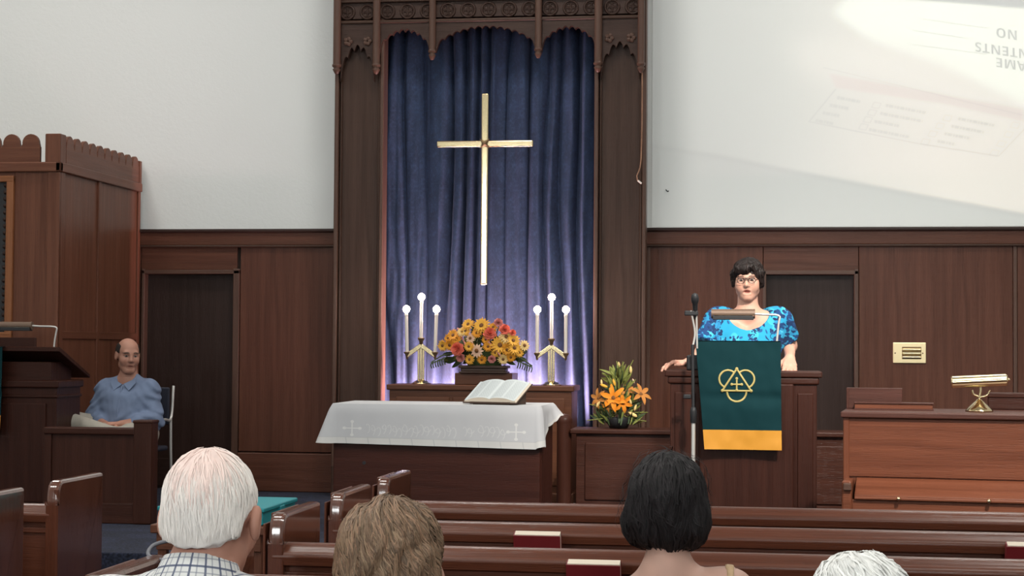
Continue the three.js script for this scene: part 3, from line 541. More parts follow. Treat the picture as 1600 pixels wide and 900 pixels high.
// ================================================================ ORGAN CASE (left)
{
  const X = -4.87, ZFr = -11.56, t = thing('organ_case', 'tall brown wooden organ case with scalloped cresting in the left corner', 'organ case', [X, PLAT, ZB + .03]);
  const D = ZFr - (ZB + .03), Y = y => y - PLAT, xl = -2.9; // local: x 0 = right side, z 0 = back, z D = front
  part('core', bx(xl, -.03, 0, Y(2.66), 0, D - .03, 0, 1), M.case, t);
  // right side: frame and two panels
  for (const [z, w] of [[0, .05], [D / 2 + .02, .05], [D - .10, .085]]) part('stile', bx(-.032, 0, 0, Y(2.68), z, z + w, .005, 1), M.case, t);
  for (const [a, b] of [[.05, D / 2 + .02], [D / 2 + .07, D - .10]]) { part('side_panel', bx(-.034, -.014, Y(1.535), Y(2.66), a, b, .003, 1), M.case, t); part('side_panel', bx(-.034, -.014, .12, Y(1.49), a, b, .003, 1), M.case, t); }
  part('rail', bx(-.032, -.002, Y(1.485), Y(1.54), .02, D - .02, .005, 2), M.case, t);
  part('rail', bx(-.032, -.002, 0, .14, .02, D - .02, .005, 2), M.case, t);
  // front: corner post, plain panel, framed grille
  part('stile', bx(-.09, 0, 0, Y(2.68), D - .032, D, .006, 1), M.case, t);
  part('front_panel', bx(-.335, -.09, 0, Y(2.66), D - .034, D - .012, .003, 1), M.case, t);
  part('front_panel', bx(xl, -.335, 0, Y(1.5), D - .034, D - .012, .003, 1), M.case, t);
  part('front_panel', bx(xl, -.335, Y(2.62), Y(2.66), D - .034, D - .012, .003, 0), M.case, t);
  const gr = part('grille_frame', [bx(-.39, -.335, Y(1.5), Y(2.62), D - .03, D + .012, .01, 1), bx(-1.1, -.335, Y(2.585), Y(2.63), D - .03, D + .014, .01, 0), bx(-1.1, -.335, Y(1.48), Y(1.53), D - .03, D + .014, .01, 0)], M.caseLight, t);
  part('grille_cloth', bx(-1.1, -.38, Y(1.5), Y(2.6), D - .03, D - .02, .002), M.black, gr);
  for (let i = 0; i < 22; i++) part('grille_bead', sphere(.016, -.40, Y(1.555 + i * .048), D - .004, 8, 6), M.doorWood, t);
  // mouldings
  part('cornice', bx(xl, .014, Y(2.655), Y(2.725), D - .03, D + .016, .01, 0), M.case, t);
  part('cornice', bx(-.03, .014, Y(2.655), Y(2.725), -.0, D + .016, .01, 2), M.case, t);
  // scalloped cresting boards
  function crest(len, n) { const s = new THREE.Shape(), w = len / n, y0 = 0, y1 = .135, r = w * .44; s.moveTo(0, y0); s.lineTo(0, y1); for (let i = 0; i < n; i++) { const a = i * w; s.lineTo(a + .07 * w, y1); for (let k = 0; k <= 10; k++) { const q = Math.PI * (1 - k / 10); s.lineTo(a + w / 2 + r * Math.cos(q), y1 + .004 + r * 1.05 * Math.sin(q)); } s.lineTo(a + w - .05 * w, y1); s.lineTo(a + w - .02 * w, y1 - .022); s.lineTo(a + w, y1 - .022); } s.lineTo(len, y0); s.closePath(); return extrude(s, .028, .003, 6); }
  const side = crest(D - .16, 10); side.rotateY(-Math.PI / 2); side.translate(-.002, Y(2.72), .05); part('cresting', uvWood(side, 2), M.case, t);
  const front = crest(2.7, 19); front.translate(xl + .05, Y(2.72), D - .03); part('cresting', uvWood(front, 0), M.case, t);
  part('corner_block', bx(-.11, .004, Y(2.72), Y(2.925), D - .10, D + .004, .008, 1), M.case, t);
  part('corner_block', bx(-.03, .006, Y(2.72), Y(2.90), .0, .05, .005, 1), M.case, t);
}

// ================================================================ PARAMENTS, LECTERNS
function parament(name, label, pos, w, hGreen, hGold, back, skew, ex, ey, s) { // cloth hung over the desk's front edge
  const t = thing(name, label, 'banner', pos);
  const fallAt = y => clamp(-y / (hGreen + hGold), 0, 1);
  const zAt = (x, y) => { const f = fallAt(y), u = x / w + .5; return .02 + .012 * f * nz3(x * 7 + 3, y * 5, 1.3) + .006 * Math.sin(u * 7 + y * 9) * f + .005 * nz3(x * 16, y * 12, 7) - .012 * Math.exp(-(((y + .305) / .03) ** 2)) * (.5 + .5 * u) + .035 * f; };
  const sheet = (y0, y1, off, nx = 40, ny = 40) => {
    const p = [], uv = [], idx = [];
    for (let j = 0; j <= ny; j++) for (let i = 0; i <= nx; i++) {
      const u = i / nx, y = lerp(y0, y1, j / ny), f = fallAt(y), x = lerp(-w / 2 + skew * .052 * f, w / 2 + .006 * f, u);
      p.push(x, y, off + zAt(x, y)); uv.push(u * w, y);
    }
    for (let j = 0; j < ny; j++) for (let i = 0; i < nx; i++) { const a = j * (nx + 1) + i, b = a + 1, c = a + nx + 1, d = c + 1; idx.push(a, c, d, a, d, b); }
    const g = new THREE.BufferGeometry(); g.setAttribute('position', new THREE.Float32BufferAttribute(p, 3)); g.setAttribute('uv', new THREE.Float32BufferAttribute(uv, 2)); g.setIndex(idx); g.computeVertexNormals(); return flat(g);
  };
  part('green_cloth', sheet(0, -hGreen, 0), M.green, t);
  part('gold_band', sheet(-hGreen + .001, -hGreen - hGold, .0015, 40, 10), M.gold, t, 'gold band along the lower edge');
  const p = [], idx = [], uv = []; for (let j = 0; j <= 8; j++) for (let i = 0; i <= 1; i++) { const v = j / 8; p.push((i - .5) * w, .004 + .006 * Math.sin(Math.min(1, v * 3) * Math.PI / 2) - back[1] * Math.max(0, v - .1), .02 - .02 * Math.min(1, v * 4) - back[0] * v); uv.push(i * w, v * .3); }
  for (let j = 0; j < 8; j++) { const a = j * 2; idx.push(a, a + 1, a + 3, a, a + 3, a + 2); }
  const g = new THREE.BufferGeometry(); g.setAttribute('position', new THREE.Float32BufferAttribute(p, 3)); g.setAttribute('uv', new THREE.Float32BufferAttribute(uv, 2)); g.setIndex(idx); g.computeVertexNormals(); part('top_flap', flat(g), M.green, t);
  // embroidered emblem following the cloth: three rings, a triangle, a cross
  const onCloth = list => { const m = merge(list); m.scale(s, s, s); m.translate(ex, ey, 0); const q = m.attributes.position; for (let i = 0; i < q.count; i++) q.setZ(i, q.getZ(i) * .6 + zAt(q.getX(i), q.getY(i)) + .0015); m.computeVertexNormals(); return m; };
  const inTri = (x, y) => y > -.03 && Math.abs(x) < .078 * (.09 - y) / .12;
  const ringAt = (x, y, r) => { const out = [], n = 48; for (let k = 0; k < n; k++) { const p = q => V(x + r * Math.cos(q), y + r * Math.sin(q), 0), A = p(k / n * 6.2832), B = p((k + 1.1) / n * 6.2832); if (!inTri((A.x + B.x) / 2, (A.y + B.y) / 2)) out.push(cyl(.0052, .0052, A, B, 8)); } return out; };
  const E = part('emblem', onCloth([...ringAt(-.047, .034, .048), ...ringAt(.047, .034, .048), ...ringAt(0, -.036, .052)]), M.thread, t, 'three interlaced gold rings with a triangle');
  const q = [V(0, .09, .003), V(-.078, -.03, .003), V(.078, -.03, .003)], bar = (a, b, r) => { const out = [], n = 8; for (let k = 0; k < n; k++) out.push(cyl(r, r, a.clone().lerp(b, k / n), a.clone().lerp(b, (k + 1) / n), 8)); return out; };
  part('triangle', onCloth([0, 1, 2].flatMap(k => bar(q[k], q[(k + 1) % 3], .0052)).concat(q.map(a => sphere(.009, a.x, a.y, a.z, 8, 6)))), M.thread, E);
  part('cross_emblem', onCloth([...bar(V(-.027, .005, .003), V(.027, .005, .003), .0045), ...bar(V(0, -.027, .003), V(0, .037, .003), .0045), ...[[-.027, .005], [.027, .005], [0, -.027], [0, .037]].map(([a, b]) => sphere(.008, a, b, .003, 8, 6))]), M.thread, E);
  return t;
}
function readingLamp(label, pos, len, armX, drop) { // tube shade on a bent arm clamped to the desk
  const t = thing('reading_lamp', label, 'lamp', pos);
  const sh = new THREE.Shape(); sh.absarc(0, 0, .026, -.35, Math.PI + .35, false); sh.absarc(0, 0, .021, Math.PI + .35, -.35, true);
  const g = extrude(sh, len, .001, 12); g.rotateY(Math.PI / 2); g.translate(-len / 2, 0, 0);
  part('lamp_shade', g, M.brassBrown, t);
  for (const s of [-1, 1]) part('lamp_cap', cyl(.027, .027, V(s * len / 2 - .004, 0, 0), V(s * len / 2 + .004, 0, 0), 16), M.brassBrown, t);
  part('lamp_tube', cyl(.009, .009, V(-len / 2 + .01, -.006, 0), V(len / 2 - .01, -.006, 0), 10), M.candle, t);
  part('shadow_strip', bx(-len / 2 + .004, len / 2 - .004, -.034, -.012, -.022, .0265, .003), M.black, t);  // black strip standing in for the shadow along the lower half of the lamp
  part('arm', [tube([V(len / 2, 0, 0), V(len / 2 + .05, -.003, 0), V(armX - .012, -.008, 0), V(armX, -.016, 0), V(armX - .004, -.04, 0), V(armX - .014, -drop * .7, 0), V(armX - .018, -drop, 0)], .0062, 40, 8)], M.chrome, t);
  return t;
}
M.brassBrown = new THREE.MeshStandardMaterial({ color: L(.15, .095, .065), metalness: .25, roughness: .45 });
{ // right lectern
  const t = thing('lectern', 'wide dark wooden lectern at which the woman speaks', 'lectern', [-.10, PLAT, -9.65]);
  const H = 1.328 - PLAT;
  part('body', bx(-.40, .40, 0, H - .04, -.36, 0, .006, 1), M.lectern, t);
  part('top', bx(-.43, .428, H - .035, H, -.39, .02, .008, 0), M.lectern, t);
  part('cornice', bx(-.415, .413, H - .075, H - .033, -.375, .012, .012, 0), M.lectern, t);
  part('front_panel', bx(-.238, .274, 0, H - .07, .0, .045, .008, 1), M.lectern, t);
  part('plinth', bx(-.42, .42, 0, .10, -.37, .015, .008, 0), M.lectern, t);
  for (const [a, b] of [[-.375, -.26], [.295, .38]]) part('wing_panel', bx(a, b, .14, H - .12, -.01, .008, .006, 1), M.lectern, t);
  const s = new THREE.Shape(); s.moveTo(.02, H - PLAT * 0); s.lineTo(-.36, H); s.lineTo(-.36, H + .04); s.lineTo(.03, H + .155); s.lineTo(.03, H + .135); s.lineTo(.02, H + .12); s.closePath();
  const g = extrude(s, .45, .004); g.rotateY(-Math.PI / 2); g.translate(.20, 0, 0); part('desk', uvWood(g, 0), M.lectern, t);
  part('black_box', bx(-.312, -.235, H - .001, H + .085, -.15, -.02, .012), M.black, t, 'small black box on the lectern top beside the banner');  // plain black box, use unknown
}
parament('lectern_banner', 'green banner with gold rings hanging on the lectern of the speaking woman', [-.128, 1.488, -9.60], .462, .482, .105, [.30, .085], 1, -.006, -.238, 1);
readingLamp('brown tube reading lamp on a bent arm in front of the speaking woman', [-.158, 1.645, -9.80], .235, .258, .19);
{ // microphone stand before the lectern
  const t = thing('microphone_stand', 'black and chrome microphone stand at the left of the lectern', 'microphone', [-.366, PLAT, -9.50]);
  part('base', lathe([[0, 0], [.13, 0], [.135, .012], [.12, .024], [.03, .034], [0, .034]], 28), M.black, t);
  part('lower_tube', cyl(.011, .011, V(0, .03, 0), V(0, .76, 0), 14), M.chrome, t);
  part('foot_collar', lathe([[0, .40], [.012, .40], [.02, .415], [.021, .44], [.014, .46], [0, .46]], 14), M.chrome, t);
  part('upper_tube', cyl(.009, .009, V(0, .75, 0), V(-.006, 1.16, -.01), 12), M.black, t);
  part('clutch', lathe([[0, .735], [.017, .735], [.019, .80], [.013, .82], [0, .82]], 14), M.black, t);
  part('clutch_knob', bx(-.055, -.012, .865, .89, -.012, .012, .006), M.black, t);
  part('gooseneck', [tube([V(-.006, 1.14, -.01), V(.006, 1.22, -.01), V(-.006, 1.30, 0), V(-.016, 1.345, .01)], .0055, 20, 8), tube([V(.018, 1.14, -.02), V(.016, 1.26, -.01), V(.014, 1.345, .0)], .0055, 16, 8)], M.chrome, t);
  part('clip', [bx(-.05, .024, 1.318, 1.345, -.014, .014, .006)], M.black, t);
  const m = lathe([[0, -.07], [.009, -.07], [.014, 0], [.015, .02], [.020, .03], [.0215, .05], [.017, .07], [.006, .078], [0, .079]], 16); m.rotateZ(.02); m.rotateX(.35); m.translate(.008, 1.365, .01); part('microphone', m, M.black, t);
}
{ // left lectern
  const t = thing('pulpit', 'dark wooden pulpit with sloping desk at the left edge', 'lectern', [-4.56, PLAT, -10.86]);
  const H = 1.19 - PLAT;
  part('body', bx(-.98, -.012, 0, H, -.40, 0, .006, 1), M.lectern, t);
  part('cornice', bx(-1.0, .006, H - .03, H + .02, -.42, .02, .012, 0), M.lectern, t);
  part('moulding', bx(-.99, -.002, H - .095, H - .075, -.41, .012, .008, 0), M.lectern, t);
  part('front_panel', bx(-.90, -.08, .1, H - .13, -.01, .014, .008, 1), M.lectern, t);
  part('desk_support', bx(-.95, -.06, H, H + .14, -.36, -.02, .006, 0), M.lectern, t);
  const s = new THREE.Shape(); s.moveTo(.04, H + .212); s.lineTo(.04, H + .236); s.lineTo(.02, H + .24); s.lineTo(-.50, H + .055); s.lineTo(-.50, H + .03); s.closePath();
  const g = extrude(s, 1.0, .004); g.rotateY(-Math.PI / 2); g.translate(.012, 0, 0); part('desk', uvWood(g, 0), M.lectern, t);
  part('back_ledge', bx(-.95, -.18, H + .235, H + .30, -.06, -.04, .006, 0), M.lectern, t);
}
parament('pulpit_banner', 'green banner with gold band hanging on the pulpit at the left edge', [-5.13, 1.425, -10.80], .43, .445, .118, [.25, .08], 0, .115, -.31, .82);
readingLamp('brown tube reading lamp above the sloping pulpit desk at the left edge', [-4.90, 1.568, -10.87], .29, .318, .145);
{ // chancel rail in front of the seated man
  const t = thing('chancel_rail', 'dark wooden chancel rail with a square end post before the seated man', 'railing', [-4.55, PLAT, -10.6]);
  const H = .918 - PLAT;
  part('panel', bx(.03, .60, .02, H - .03, -.07, -.03, .004, 1), M.rail, t);
  part('top_rail', bx(0, .61, H - .045, H, -.10, 0, .010, 0), M.rail, t);
  part('bottom_rail', bx(0, .61, 0, .13, -.09, -.01, .008, 0), M.rail, t);
  part('stile', bx(0, .05, 0, H - .03, -.085, -.015, .006, 1), M.rail, t);
  part('end_post', bx(.605, .728, 0, H + .045, -.115, .01, .012, 1), M.rail, t);
  part('post_cap', bx(.600, .733, H + .03, H + .052, -.12, .015, .010, 0), M.rail, t);
}

// ================================================================ PIANO AND WHAT STANDS ON IT
{
  const t = thing('upright_piano', 'reddish-brown upright piano with closed key lid on the right', 'piano', [.388, 0, -8.5], -.10);
  const H = 1.152, W = 1.5;
  part('case', bx(.012, W, .02, H - .03, -.58, -.012, .005, 0), M.piano, t);
  part('side', bx(0, .03, 0, H - .028, -.60, 0, .006, 1), M.piano, t);
  part('side', bx(W - .02, W + .01, 0, H - .028, -.60, 0, .006, 1), M.piano, t);
  part('lid', bx(-.012, W + .02, H - .03, H, -.62, .014, .008, 0), M.pianoTop, t);
  part('upper_panel', bx(.028, W - .02, .842, H - .032, -.02, -.004, .003, 0), M.piano, t);
  part('key_arm', bx(.004, .052, .68, .835, -.03, .20, .012, 2), M.piano, t);
  part('key_arm', bx(W - .06, W - .01, .68, .835, -.03, .20, .012, 2), M.piano, t);
  part('key_block', bx(.012, .05, .79, .825, .17, .215, .006), M.colonette, t);
  const fall = bx(.062, W - .07, 0, .012, 0, .225, .005, 0); fall.rotateX(.32); fall.translate(0, .828, -.02); const f = part('key_lid', fall, M.piano, t);
  part('lid_edge', bx(.062, W - .07, .748, .764, .175, .20, .006, 0), M.piano, f);
  for (const x of [.265, .67, 1.1]) part('knob', sphere(.010, x, .758, .208, 10, 8), M.brass, f);
  part('key_slip', bx(.05, W - .06, .66, .748, .0, .185, .006, 0), M.piano, t);
  part('lower_panel', bx(.03, W - .02, .12, .66, -.02, .0, .006, 0), M.piano, t);
  for (const x of [.03, W - .09]) part('leg', bx(x, x + .06, 0, .68, .10, .17, .01, 1), M.piano, t);
  part('plinth', bx(0, W, 0, .12, -.58, .02, .008, 0), M.piano, t);
}
{
  const zt = 1.152;
  const t = thing('music_folder', 'tall flat reddish-brown music folder lying at the back of the piano top', 'folder', [.43, zt, -8.93], -.10);
  part('cover', bx(0, .27, 0, .105, -.05, .0, .004, 0), M.pianoTop, t); part('spine', bx(-.006, .006, 0, .105, -.055, .005, .003, 1), M.pianoTop, t);
  const u = thing('music_book', 'long low reddish-brown music book in front of the folder on the piano', 'book', [.455, zt, -8.80], -.10);
  part('cover', bx(0, .385, 0, .006, -.12, 0, .002, 0), M.pianoTop, u); part('page_block', bx(.003, .380, .006, .030, -.117, -.006, .002, 0), M.piano, u); part('cover', bx(0, .385, .030, .036, -.12, 0, .002, 0), M.pianoTop, u);
  const b = thing('hymn_stack', 'dark brown closed case at the right end of the piano top', 'case', [1.13, zt, -9.02], -.10);
  part('body', bx(0, .45, 0, .075, -.10, 0, .006, 0), M.lectern, b); part('lid', bx(-.005, .455, .06, .085, -.105, .005, .006, 0), M.lectern, b);
}
{
  const t = thing('piano_lamp', 'polished brass piano lamp with a tubular shade on the piano', 'lamp', [1.046, 1.152, -8.68], -.04);
  part('base', [lathe([[0, 0], [.066, 0], [.066, .008], [.05, .024], [.030, .042], [.014, .056], [.010, .062], [0, .062]], 8)], M.brass, t);
  part('stem', [tube([V(0, .055, 0), V(0, .07, 0), V(-.028, .085, 0), V(-.034, .105, 0)], .006, 16, 8), tube([V(0, .06, 0), V(.006, .10, 0), V(.006, .12, 0)], .006, 12, 8), tube([V(0, .07, 0), V(.036, .08, 0), V(.052, .105, 0)], .005, 12, 8)], M.brass, t);
  const sh = cyl(.030, .030, V(-.128, .142, .01), V(.125, .156, .01), 24); part('lamp_shade', sh, M.brass, t);
  part('lamp_cap', cyl(.024, .03, V(-.134, .1417, .01), V(-.126, .142, .01), 20), M.brass, t); part('lamp_cap', [cyl(.03, .024, V(.123, .156, .01), V(.131, .1563, .01), 20), sphere(.008, .137, .157, .01, 8, 6)], M.brass, t);
}

// ================================================================ PEWS
const PEWH = .853, ENDH = .942;
function pewParts(t, w) { // local: x 0..w, z 0 = rear face of the back, seat towards -z
  const rail = new THREE.Shape(); rail.moveTo(.030, .788); rail.lineTo(.036, .812); rail.quadraticCurveTo(.036, .824, .022, .834); rail.quadraticCurveTo(.002, PEWH, -.018, PEWH); rail.quadraticCurveTo(-.045, PEWH, -.045, .828); rail.lineTo(-.04, .788); rail.closePath();
  const rg = extrude(rail, w, .002, 8); rg.rotateY(-Math.PI / 2); rg.translate(w, 0, 0); rg.rotateY(0); part('cap_rail', uvWood(rg, 0), M.pew, t);
  part('back', bx(.01, w - .01, .30, .80, -.024, 0, .003, 0), M.pew, t);
  part('back_moulding', bx(.01, w - .01, .745, .768, -.002, .012, .005, 0), M.pew, t);
  part('seat', bx(.01, w - .01, .415, .45, -.44, -.02, .012, 0), M.pew, t);
  part('book_rack', [bx(.15, w - .15, .56, .578, .0, .075, .004, 0), bx(.15, w - .15, .575, .66, .066, .078, .004, 0)], M.pew, t);
}
function pewEnd(t, x, out) { // a full end panel with rounded rear shoulder; out = side that shows a recessed panel
  const s = new THREE.Shape(), zn = .035, zf = -.415, r = .055; s.moveTo(zn, 0); s.lineTo(zn, ENDH - .09); s.splineThru([[0, -.09], [.0008, -.072], [.0038, -.05], [.009, -.03], [.02, -.012], [.038, -.002], [.056, 0]].map(([a, b]) => new THREE.Vector2(zn - a, ENDH + b))); s.lineTo(zf + .012, ENDH); s.quadraticCurveTo(zf, ENDH, zf, ENDH - .012); s.lineTo(zf, 0); s.closePath();
  // shape x = z of the pew, extruded along pew x
  const g = extrude(s, .048, .012, 10); g.rotateY(-Math.PI / 2); g.translate(x + .024, 0, 0);
  const e = part('pew_end', uvWood(g, 1), M.pewEnd, t);
  const th = out < 0 ? .004 : .009; if (out) part('end_frame', [bx(x + out * .025 - th, x + out * .025 + th, .05, ENDH - .03, zn - .11, zn - .004, .005, 1), bx(x + out * .025 - th, x + out * .025 + th, .05, ENDH - .03, zf + .004, zf + .08, .005, 1), bx(x + out * .025 - th, x + out * .025 + th, ENDH - .11, ENDH - .005, zf + .06, zn - .09, .005, 2), bx(x + out * .025 - th, x + out * .025 + th, 0, .16, zf + .06, zn - .09, .005, 2)], M.pew, e);
}
const ROWN = ['frontmost', 'second', 'third', 'fourth', 'fifth', 'sixth'];
const PEWZ = i => -6.62 + .742 * i;
for (let i = 0; i < 6; i++) {
  const t = thing('pew', `glossy dark wooden pew, ${ROWN[i]} row of the block right of the aisle`, 'pew', [-1.46, 0, PEWZ(i)], 0, 'pews right of the aisle');
  pewParts(t, 4.2); pewEnd(t, 0, -1); pewEnd(t, 4.2, 0);
}
for (let i = 0; i < 3; i++) {
  const t = thing('pew', `dark wooden pew left of the aisle, ${['the one farther from the camera', 'the one cut by the left edge', 'third row from the platform'][i]}`, 'pew', [-6.6, 0, -6.19 + .742 * i], 0, 'pews left of the aisle');
  pewParts(t, 3.985); pewEnd(t, 3.985, 1); pewEnd(t, 0, 0);
}
function hymnal(x, z, tilt, label) {
  const t = thing('hymnal', label, 'book', [x, .602, z], 0, 'hymnals in the pew racks'); t.rotation.x = tilt;
  part('cover', [bx(-.078, .078, 0, .235, .016, .0195, .001), bx(-.078, .078, 0, .235, -.0195, -.016, .001), bx(-.080, -.075, 0, .235, -.019, .019, .001)], M.redCover, t);
  part('page_block', bx(-.076, .076, .003, .238, -.016, .016, .001), M.pageEdge, t);
}
hymnal(-.74, PEWZ(1) + .022, .30, 'closed hymnal showing pale page edges above the third pew');
hymnal(-.48, PEWZ(2) + .022, .30, 'red-covered hymnal poking up beside the bare-shouldered woman');
hymnal(.86, PEWZ(1) + .022, .30, 'pale-edged hymnal at the right edge of the picture');
{ // table in the aisle with the teal box
  const t = thing('side_table', 'small brown wooden table in the aisle under the teal box', 'table', [-2.0, 0, -6.22]);
  part('tabletop', bx(-.24, .20, .752, .785, -.48, .02, .006, 0), M.case, t);
  part('apron', bx(-.22, .18, .69, .752, -.01, .006, .004, 0), M.case, t);
  for (const [x, z] of [[-.22, -.01], [.145, -.01], [-.22, -.43], [.145, -.43]]) part('leg', bx(x, x + .035, 0, .752, z - .03, z, .004, 1), M.case, t);
  part('shelf', bx(-.22, .18, .40, .42, -.46, -.045, .004, 0), M.case, t);
  const b = thing('teal_box', 'flat teal lidded box on the small table in the aisle', 'box', [-2.0, .786, -6.22]);
  part('box_body', bx(-.21, .185, 0, .052, -.45, 0, .006), M.teal, b);
  part('lid', bx(-.218, .193, .048, .066, -.458, .008, .006), M.teal, b);
  part('clip', bx(.180, .197, .02, .056, -.26, -.20, .004), M.teal, b);
  const h = thing('handbag', 'black handbag with a small silver clasp under the teal box', 'handbag', [-1.93, .421, -6.32]);
  const g = new RoundedBoxGeometry(.20, .20, .11, 4, .035); g.translate(0, .10, 0); part('bag', flat(g), M.navy, h);
  part('clasp', sphere(.012, .03, .16, .056, 10, 8), M.chrome, h);
  part('handle', tube([V(-.06, .19, 0), V(-.045, .235, .01), V(.045, .235, .01), V(.06, .19, 0)], .006, 20, 6), M.navy, h);
}
{ // shoulder bag hung on the near pew end
  const h = thing('shoulder_bag', 'navy shoulder bag with a grey strap beside the white-haired man', 'bag', [-1.44, 0, -4.10]);
  const g = new RoundedBoxGeometry(.10, .20, .22, 4, .04); g.translate(.07, .84, 0); part('bag', flat(g), M.navy, h);
  part('strap', tube([V(.07, .92, -.08), V(.02, .965, -.05), V(-.03, .96, 0), V(-.02, .94, .06), V(.06, .93, .09)], .005, 30, 6), M.strapGrey, h);
}

// ================================================================ PEOPLE
// distance fields: tapered capsules and ellipsoids joined by a smooth minimum, meshed with surface nets
const cone = (a, b, ra, rb = ra) => { const dx = b[0] - a[0], dy = b[1] - a[1], dz = b[2] - a[2], l = dx * dx + dy * dy + dz * dz || 1e-9; return (x, y, z) => { const t = clamp(((x - a[0]) * dx + (y - a[1]) * dy + (z - a[2]) * dz) / l, 0, 1); const u = x - a[0] - dx * t, v = y - a[1] - dy * t, w = z - a[2] - dz * t; return Math.sqrt(u * u + v * v + w * w) - ra - (rb - ra) * t; }; };
const ell = (c, r) => (x, y, z) => { const a = (x - c[0]) / r[0], b = (y - c[1]) / r[1], d = (z - c[2]) / r[2], e = a / r[0], f = b / r[1], g = d / r[2], k0 = Math.sqrt(a * a + b * b + d * d), k1 = Math.sqrt(e * e + f * f + g * g); return k1 < 1e-9 ? -Math.min(...r) : k0 * (k0 - 1) / k1; };
const smin = (a, b, k) => { const h = Math.max(k - Math.abs(a - b), 0) / k; return Math.min(a, b) - h * h * k * .25; };
const smax = (a, b, k) => -smin(-a, -b, k);
const uni = (list, k = .03) => (x, y, z) => { let d = list[0](x, y, z); for (let i = 1; i < list.length; i++) d = smin(d, list[i](x, y, z), k); return d; };
function nets(f, lo, hi, h, colorFn, uvFn) {
  const n = [0, 1, 2].map(k => Math.ceil((hi[k] - lo[k]) / h) + 1), [nx, ny, nzc] = n, S = nx * ny, v = new Float32Array(S * nzc);
  const B = 4; // blocks of samples that lie far from the surface take the value at their middle
  for (let K = 0; K < nzc; K += B) for (let J = 0; J < ny; J += B) for (let I = 0; I < nx; I += B) {
    const far = f(lo[0] + (I + 1.5) * h, lo[1] + (J + 1.5) * h, lo[2] + (K + 1.5) * h), skip = Math.abs(far) > h * 9;
    for (let k = K; k < Math.min(K + B, nzc); k++) for (let j = J; j < Math.min(J + B, ny); j++) for (let i = I; i < Math.min(I + B, nx); i++) v[i + j * nx + k * S] = skip ? far : f(lo[0] + i * h, lo[1] + j * h, lo[2] + k * h);
  }
  const id = new Int32Array(S * nzc).fill(-1), pos = [], idx = [];
  for (let k = 0; k < nzc - 1; k++) for (let j = 0; j < ny - 1; j++) for (let i = 0; i < nx - 1; i++) {
    const q = i + j * nx + k * S; let m = 0, c = 0, sx = 0, sy = 0, sz = 0; const w = [];
    for (let e = 0; e < 8; e++) { const t = v[q + (e & 1) + ((e >> 1) & 1) * nx + (e >> 2) * S]; w.push(t); if (t < 0) m |= 1 << e; }
    if (m === 0 || m === 255) continue;
    for (let e = 0; e < 8; e++) for (const b of [1, 2, 4]) if (!(e & b)) { const d0 = w[e], d1 = w[e | b]; if ((d0 < 0) === (d1 < 0)) continue; const t = d0 / (d0 - d1); sx += (e & 1) + (b === 1 ? t : 0); sy += ((e >> 1) & 1) + (b === 2 ? t : 0); sz += (e >> 2) + (b === 4 ? t : 0); c++; }
    id[q] = pos.length / 3; pos.push(lo[0] + (i + sx / c) * h, lo[1] + (j + sy / c) * h, lo[2] + (k + sz / c) * h);
  }
  const st = [1, nx, S];
  for (let k = 1; k < nzc - 1; k++) for (let j = 1; j < ny - 1; j++) for (let i = 1; i < nx - 1; i++) {
    const q = i + j * nx + k * S;
    for (let a = 0; a < 3; a++) {
      const s0 = v[q] < 0, s1 = v[q + st[a]] < 0; if (s0 === s1) continue;
      const b = st[(a + 1) % 3], c = st[(a + 2) % 3], A = id[q], B = id[q - b], C = id[q - b - c], D = id[q - c];
      if (A < 0 || B < 0 || C < 0 || D < 0) continue;
      s0 ? idx.push(A, B, C, A, C, D) : idx.push(A, C, B, A, D, C);
    }
  }
  const g = new THREE.BufferGeometry(); g.setAttribute('position', new THREE.Float32BufferAttribute(pos, 3)); g.setIndex(idx); g.computeVertexNormals();
  const N = pos.length / 3, col = new Float32Array(N * 3), uv = new Float32Array(N * 2);
  for (let i = 0; i < N; i++) { const p = [pos[i * 3], pos[i * 3 + 1], pos[i * 3 + 2]], c = colorFn ? colorFn(...p) : [1, 1, 1]; col.set(c, i * 3); uv.set(uvFn ? uvFn(...p, g.attributes.normal.getX(i), g.attributes.normal.getY(i), g.attributes.normal.getZ(i)) : [p[0], p[1]], i * 2); }
  g.setAttribute('color', new THREE.BufferAttribute(col, 3)); g.setAttribute('uv', new THREE.BufferAttribute(uv, 2)); return g;
}
const join = list => mergeGeometries(list.map(g => { if (!g.attributes.color) g.setAttribute('color', new THREE.BufferAttribute(new Float32Array(g.attributes.position.count * 3).fill(1), 3)); const q = g.index ? g.toNonIndexed() : g; for (const k of Object.keys(q.attributes)) if (!['position', 'normal', 'uv', 'color'].includes(k)) q.deleteAttribute(k); return q; }));
const add3 = (a, b, s = 1) => [a[0] + b[0] * s, a[1] + b[1] * s, a[2] + b[2] * s], mix3 = (a, b, t) => [lerp(a[0], b[0], t), lerp(a[1], b[1], t), lerp(a[2], b[2], t)];
